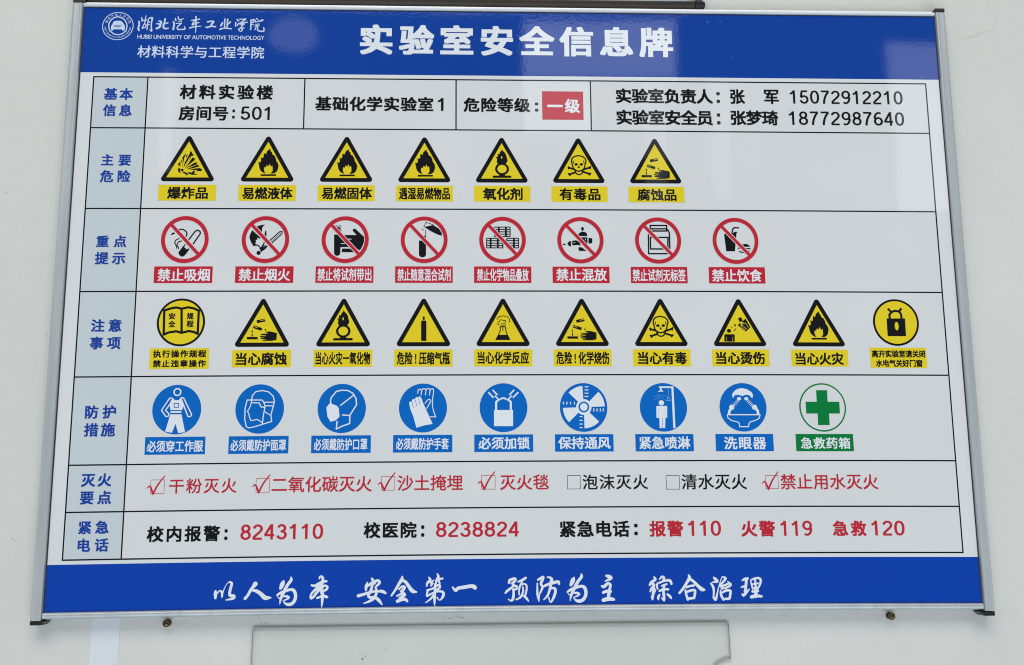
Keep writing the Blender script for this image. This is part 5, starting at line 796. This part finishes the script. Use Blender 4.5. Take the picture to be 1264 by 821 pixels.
def sign(row, c, kind, art, name, label, part_name):
    cx, cy = SIGN_U[c], CENTRE[row]
    moved = []
    for it in ART[art]:
        if it[0] == 'p': moved.append(['p', it[1], [(x + cx, y + cy) for x, y in it[2]]])
        elif it[0] == 's': moved.append(['s', it[1], it[2] * (1.25 if it[1] == 'k' else 1.08), [(x + cx, y + cy) for x, y in it[3]], it[4]])
        else: moved.append(['e', it[1], (it[2][0] + cx, it[2][1] + cy), it[3], it[4]])
    if kind == 'tri':
        top, bot = (63.0, 110.8) if row == 2 else (231.8, 279.8)
        tx = cx - 0.4 if row == 2 else cx + 0.0
        p = Print(3); p.add('k', [rounded_triangle(tx, top, bot, 26.2, 2.6)]); root = p.build(part_name, board)
        p = Print(4); p.add('Y', [inner_triangle(tx, top, bot, 26.2, 2.6, 4.1)]); p.build('yellow_field', root)
    elif kind == 'prohibit':
        o = circle((cx, cy), RX, RY); i_ = circle((cx, cy), RX - 3.9, RY - 4.0)
        p = Print(3); p.add('cell', [circle((cx, cy), RX + .5, RY + .5)]); root = p.build(part_name, board)
    elif kind == 'yellow':
        cyy = 255.1
        p = Print(3); p.add('k', [circle((cx, cyy), RX, 23.9)]); root = p.build(part_name, board)
        p = Print(4); p.add('Y', [circle((cx, cyy), RX - 2.1, 21.8)]); p.build('yellow_field', root)
    elif kind == 'blue':
        p = Print(2.5); p.add('w', [circle((cx, cy), RX + .35, RY + .35)]); root = p.build(part_name, board)
        p = Print(3.2); p.add('b', [circle((cx, cy), RX, RY)]); p.build('blue_disc', root)
    else:
        p = Print(3); p.add('n', [circle((cx, cy), RX, RY)]); root = p.build(part_name, board)
        p = Print(4); p.add('cell', [circle((cx, cy), RX - 1.5, RY - 1.5)]); p.build('white_field', root)
    root['label'] = label
    p = Print(5)
    run, last = [], None
    for it in moved:
        if it[1] != last and run:
            p.add(last, run); p.raise_(0.5); run = []
        run += art_polys(it); last = it[1]
    p.add(last, run)
    top_level = p.level
    p.build('pictogram', root)
    if kind == 'prohibit':
        a = math.radians(47.5)
        dx, dy = math.cos(a), math.sin(a)
        e = 20.5
        A0, B0 = (cx - dx * e, cy - dy * e), (cx + dx * e, cy + dy * e)
        p = Print(top_level + 1); p.add('cell', [square_stroke(A0, B0, 4.6)]); p.build('slash_edge', root)
        p = Print(top_level + 2); p.add('r', band(o, i_) + [square_stroke((cx - dx*21, cy - dy*21), (cx + dx*21, cy + dy*21), 3.3)]); p.build('ring_and_slash', root)
    # caption
    bg, fg = CAPCOL[row]
    if kind == 'green': bg = 'n'
    v0, v1 = PLATE[row]
    if kind == 'yellow': v0, v1 = 280.9, 301.3
    hw = 28.6
    caps = [x for x in CAPTIONS if x[0] == row and x[1] == c]
    sheet('caption_plate', cx - hw, cx + hw, v0, v1, 3, bg, root, nu=3)
    text_obj('caption_lettering', root, fg, 4, [(x[2], tuple(x[3:7]), 0.024 if fg == 'w' else (0.042 if len(caps) > 1 else 0.034), None) for x in caps])
    if art == 'book':
        text_obj('page_lettering', root, 'k', 6, [(x[0], tuple(x[1:5]), 0.04, None) for x in BOOK_TEXT])
    return root

SIGNS = [
 (2, 0, 'tri', 'explosion', 'yellow triangle with a bursting explosion'),
 (2, 1, 'tri', 'flame', 'yellow triangle with a flame, flammable liquid'),
 (2, 2, 'tri', 'flame', 'yellow triangle with a flame, flammable solid'),
 (2, 3, 'tri', 'flame', 'yellow triangle with a flame, long caption'),
 (2, 4, 'tri', 'oxidiser', 'yellow triangle with a flame over a circle, three-character caption'),
 (2, 5, 'tri', 'skull', 'yellow triangle with skull and crossbones, three-character caption'),
 (2, 6, 'tri', 'corrosive', 'yellow triangle with acid on a hand, at the right end of its row'),
 (3, 0, 'prohibit', 'cigarette', 'red barred circle over a smoking cigarette'),
 (3, 1, 'prohibit', 'naked_flame', 'red barred circle over a burning match'),
 (3, 2, 'prohibit', 'hand_tube', 'red barred circle over a hand holding a test tube'),
 (3, 3, 'prohibit', 'pouring', 'red barred circle over a flask poured into a tube'),
 (3, 4, 'prohibit', 'drums', 'red barred circle over stacked drums'),
 (3, 5, 'prohibit', 'bottles', 'red barred circle over mixed bottles'),
 (3, 6, 'prohibit', 'jar', 'red barred circle over an outlined jar'),
 (3, 7, 'prohibit', 'drink', 'red barred circle over a drink cup and burger'),
 (4, 0, 'yellow', 'book', 'yellow circle with an open rule book'),
 (4, 1, 'tri', 'corrosive', 'yellow triangle with acid on a hand, beside the rule book circle'),
 (4, 2, 'tri', 'oxidiser', 'yellow triangle with a flame over a circle, long caption'),
 (4, 3, 'tri', 'cylinder', 'yellow triangle with a gas cylinder'),
 (4, 4, 'tri', 'flask', 'yellow triangle with a fuming flask'),
 (4, 5, 'tri', 'corrosive', 'yellow triangle with acid on a hand, beside the fuming flask'),
 (4, 6, 'tri', 'skull', 'yellow triangle with skull and crossbones, four-character caption'),
 (4, 7, 'tri', 'scald', 'yellow triangle with a hand and hot splashes'),
 (4, 8, 'tri', 'flame', 'yellow triangle with a flame beside the padlock circle'),
 (4, 9, 'yellow', 'padlock', 'yellow circle with a black padlock'),
 (5, 0, 'blue', 'workwear', 'blue circle with a figure in work clothes'),
 (5, 1, 'blue', 'face_shield', 'blue circle with a head in a face shield'),
 (5, 2, 'blue', 'mask', 'blue circle with a head in a mask'),
 (5, 3, 'blue', 'gloves', 'blue circle with a pair of gloves'),
 (5, 4, 'blue', 'lock_chain', 'blue circle with a padlock and chain'),
 (5, 5, 'blue', 'fan', 'blue circle with a four-bladed fan'),
 (5, 6, 'blue', 'shower', 'blue circle with a person under a shower'),
 (5, 7, 'blue', 'eyewash', 'blue circle with an eye wash basin'),
 (5, 8, 'green', 'cross', 'green cross in a thin green circle'),
]
KIND_NAME = {'tri': 'warning_triangle', 'prohibit': 'prohibition_circle', 'yellow': 'caution_circle', 'blue': 'mandatory_circle', 'green': 'first_aid_circle'}
for row, c, kind, art, label in SIGNS:
    sign(row, c, kind, art, art, label, KIND_NAME[kind])

# ------------------------------------------------------------------ frame rails
def h_rail(name, v0, v1, prof, key):
    """prof = list of (t across 0..1 from the outside edge, d)"""
    u0, u1, n = -14.6, 875.0, 40
    path = []
    for i in range(n + 1):
        u = u0 + (u1 - u0) * i / n
        path.append(lambda a, d, uu=u: W(uu, v0 + (v1 - v0) * a, d))
    return solid(name, prof, path, [key], board, 0.25)
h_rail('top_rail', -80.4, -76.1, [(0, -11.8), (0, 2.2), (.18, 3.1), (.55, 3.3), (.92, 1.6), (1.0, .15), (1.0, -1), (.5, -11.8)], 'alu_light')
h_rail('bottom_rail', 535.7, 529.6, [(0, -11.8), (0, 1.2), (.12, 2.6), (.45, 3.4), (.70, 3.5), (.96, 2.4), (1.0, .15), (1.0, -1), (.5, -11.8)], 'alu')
def v_rail(name, ui, uo):
    prof = [(0, -1), (0, 1.2), (.03, 3.6), (.16, 4.4), (.30, 3.9), (.55, 3.8), (.80, 3.9), (.95, 3.5), (1.0, 2.6), (1.0, -11.8), (.3, -11.8)]
    path = [(lambda a, d, vv=v: W(ui + (uo - ui) * a, vv, d, False)) for v in (-79.2, 240, 536.6)]
    return solid(name, prof, path, ['alu'], board, 0.2)
v_rail('side_rail', -14.8, -25.0)
v_rail('side_rail', 875.3, 885.3)
# flat dark strips, shade painted in where the print tucks under the rails
sheet('print_edge_shade', -15.4, -13.6, -76, 530, 0, 'shade_and_speck', board, d=.35, nu=1, bowed=False)
sheet('print_edge_shade', 874.2, 875.6, -76, 530, 0, 'shade_and_speck', board, d=.35, nu=1, bowed=False)
sheet('print_edge_shade', -13.4, 874.1, -76.4, -75.2, 0, 'shade_and_speck', board, d=.42)

def cap(ui, uo, v0, v1, tip):
    """black plug: block over the rail end with a wedge pointing inwards"""
    s = 1 if uo > ui else -1
    out = [(uo, v0), (uo, v1), (ui, v1), (ui - s * tip, v0 if abs(v0) < abs(v1) or v0 > 0 else v0)]
    inner_v, outer_v = (v1, v0) if v0 < 0 else (v0, v1)
    pts = [(uo, outer_v), (ui - s * .8, outer_v), (ui - s * tip, inner_v), (uo, inner_v)]
    prof = [(i, 0) for i in range(len(pts))]
    V = [W(x, y, 4.3, False) for x, y in pts] + [W(x, y, -11.8, False) for x, y in pts]
    n = len(pts)
    F = [tuple(range(n)), tuple(range(n, 2 * n))[::-1]] + [(i, (i + 1) % n, n + (i + 1) % n, n + i) for i in range(n)]
    me = mesh_of('end_cap', V, F)
    bm = bmesh.new(); bm.from_mesh(me); bmesh.ops.recalc_face_normals(bm, faces=bm.faces[:])
    bmesh.ops.bevel(bm, geom=bm.edges[:], offset=0.0006, segments=3, profile=0.6, affect='EDGES', clamp_overlap=True)
    bm.to_mesh(me); bm.free()
    return link('end_cap', me, ['black_plastic'], board)
cap(-14.8, -24.6, -83.4, -79.3, 4.0)
cap(875.6, 885.0, -83.4, -79.3, 4.0)
cap(-14.8, -24.6, 536.7, 540.5, 4.0)
cap(875.3, 884.6, 537.0, 541.2, 5.5)

# ------------------------------------------------------------------ bronze-framed sign hung just above (only its bottom edge is in view)
upper = thing('upper_sign_frame', 'dark bronze bottom edge of another framed sign directly above the board', 'sign frame')
pr = [(0.0, -11.8), (0.0, -6), (.15, -1.5), (.45, 1.5), (.8, 2.5), (1.0, 1.5), (1.1, -3), (1.1, -11.8)]
path = [(lambda a, d, uu=-22.5 + 642.0 * i / 20: W(uu, -81.6 - 8.0 * a, d, False)) for i in range(21)]
solid('bottom_rail', pr, path, ['bronze'], upper, 0.3)
pr2 = [(a, d + (.6 if d > -11 else 0)) for a, d in pr]
path = [(lambda a, d, uu=uu, k=k: W(uu, -81.3 - 8.6 * (.5 + (a - .5) * k), d * k if d > 0 else d, False)) for uu, k in ((619.6, 1.0), (626.5, 1.0), (629.2, .8), (630.4, .5))]
solid('end_cap', pr2, path, ['black_plastic'], upper, 0.25)
slab('sign_panel', -14, 612, -170, -90.5, -4, -9, 'g', upper, bowed=False)
slab('side_rail', 619.8, 628.5, -170, -91.2, 1.5, -11.8, 'alu_light', upper, bowed=False, bevel=.0008)
slab('side_rail', -24, -15.5, -170, -91.2, 1.5, -11.8, 'alu_light', upper, bowed=False, bevel=.0008)

# ------------------------------------------------------------------ screws
def screw(u, v, rot, lab):
    t = thing('wall_screw', lab, 'screw', group='brass screws below the board')
    lathe('screw_head', [(1.2, -7.0), (3.3, -6.4), (3.6, -5.3), (3.2, -4.2), (2.0, -3.5), (0.9, -3.2)], (u, v), 'brass', t)
    lathe('shank', [(1.6, -12.2), (1.6, -6.6)], (u, v), 'steel', t, 12)
    lathe('wall_plug', [(3.4, -12.2), (3.2, -11.0), (1.6, -10.9)], (u, v), 'steel', t, 16)
    p0 = (u - 2.3 * math.cos(rot), v - 2.3 * math.sin(rot)); p1 = (u + 2.3 * math.cos(rot), v + 2.3 * math.sin(rot))
    q = square_stroke(p0, p1, .7)
    me = mesh_of('slot', [W(x, y, -3.1, False) for x, y in q] + [W(x, y, -4.6, False) for x, y in q],
                 [(0, 1, 2, 3), (7, 6, 5, 4), (0, 4, 5, 1), (1, 5, 6, 2), (2, 6, 7, 3), (3, 7, 4, 0)])
    link('slot', me, ['steel'], t)
screw(97.7, 540.6, 0.4, 'small brass screw below the left part of the board')
screw(787.8, 541.3, -0.9, 'small brass screw below the right part of the board')

# ------------------------------------------------------------------ clear plastic plate below
pm, nt, b = new_mat('clear_acrylic')
b.inputs['Base Color'].default_value = (0.66, 0.675, 0.66, 1)
b.inputs['Roughness'].default_value = 0.16
b.inputs['IOR'].default_value = 1.49
tr = nt.nodes.new('ShaderNodeBsdfTransparent'); tr.inputs[0].default_value = (0.98, 0.984, 0.98, 1)
ms = nt.nodes.new('ShaderNodeMixShader'); ms.inputs[0].default_value = 0.03
nt.links.new(tr.outputs[0], ms.inputs[1]); nt.links.new(b.outputs[0], ms.inputs[2])
nt.links.new(ms.outputs[0], nt.nodes['Material Output'].inputs[0])
em, nt2, b2_ = new_mat('acrylic_edge')
b2_.inputs['Base Color'].default_value = (0.16, 0.17, 0.13, 1); b2_.inputs['Roughness'].default_value = 0.35
plate = thing('acrylic_plate', 'clear acrylic plate fixed to the wall directly below the board', 'plastic plate')
out = [(177.6, 546.9), (178.6, 546.2), (400, 546.0), (629.2, 545.8), (630.1, 546.8), (630.7, 579.1), (625.1, 579.8), (619.5, 582.0), (614.6, 585.7), (611.5, 592), (611, 640), (176.0, 640)]
n = len(out)
V = [W(x, y, -8.8, False) for x, y in out] + [W(x, y, -11.7, False) for x, y in out]
F = [tuple(range(n)), tuple(range(n, 2 * n))[::-1]] + [(i, (i + 1) % n, n + (i + 1) % n, n + i) for i in range(n)]
me = mesh_of('sheet', V, F)
me.materials.append(pm); me.materials.append(em)
mi = [0, 0] + [1] * n
me.polygons.foreach_set('material_index', mi)
o = bpy.data.objects.new('sheet', me); col.objects.link(o); o.parent = plate
bm = bmesh.new(); bm.from_mesh(me); bmesh.ops.recalc_face_normals(bm, faces=bm.faces[:]); bm.to_mesh(me); bm.free()

for (u, v, r) in ((281.1, 575.3, 1.0), (283.6, 573.6, .6), (303.1, 566.9, .55)):
    pr_ = circle((u, v), r, r * .7, 9)
    me = mesh_of('dirt_speck', [W(x, y, -8.7, False) for x, y in pr_], [tuple(range(9))]); link('dirt_speck', me, ['shade_and_speck'], plate); face_out(me)

# bluish patch of daylight on the wall, painted as a thin pale slab
fm, nt3, b3_ = new_mat('painted_daylight')
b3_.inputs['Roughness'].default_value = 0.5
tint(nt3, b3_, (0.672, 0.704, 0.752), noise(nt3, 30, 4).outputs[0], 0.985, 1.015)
strip = slab('daylight_strip', 26.6, 53.0, 520, 760, -11.5, -11.95, fm, None, bowed=False)
tag(strip, 'pale bluish-white vertical strip of painted daylight on the wall beneath the lower left of the board', 'strip')
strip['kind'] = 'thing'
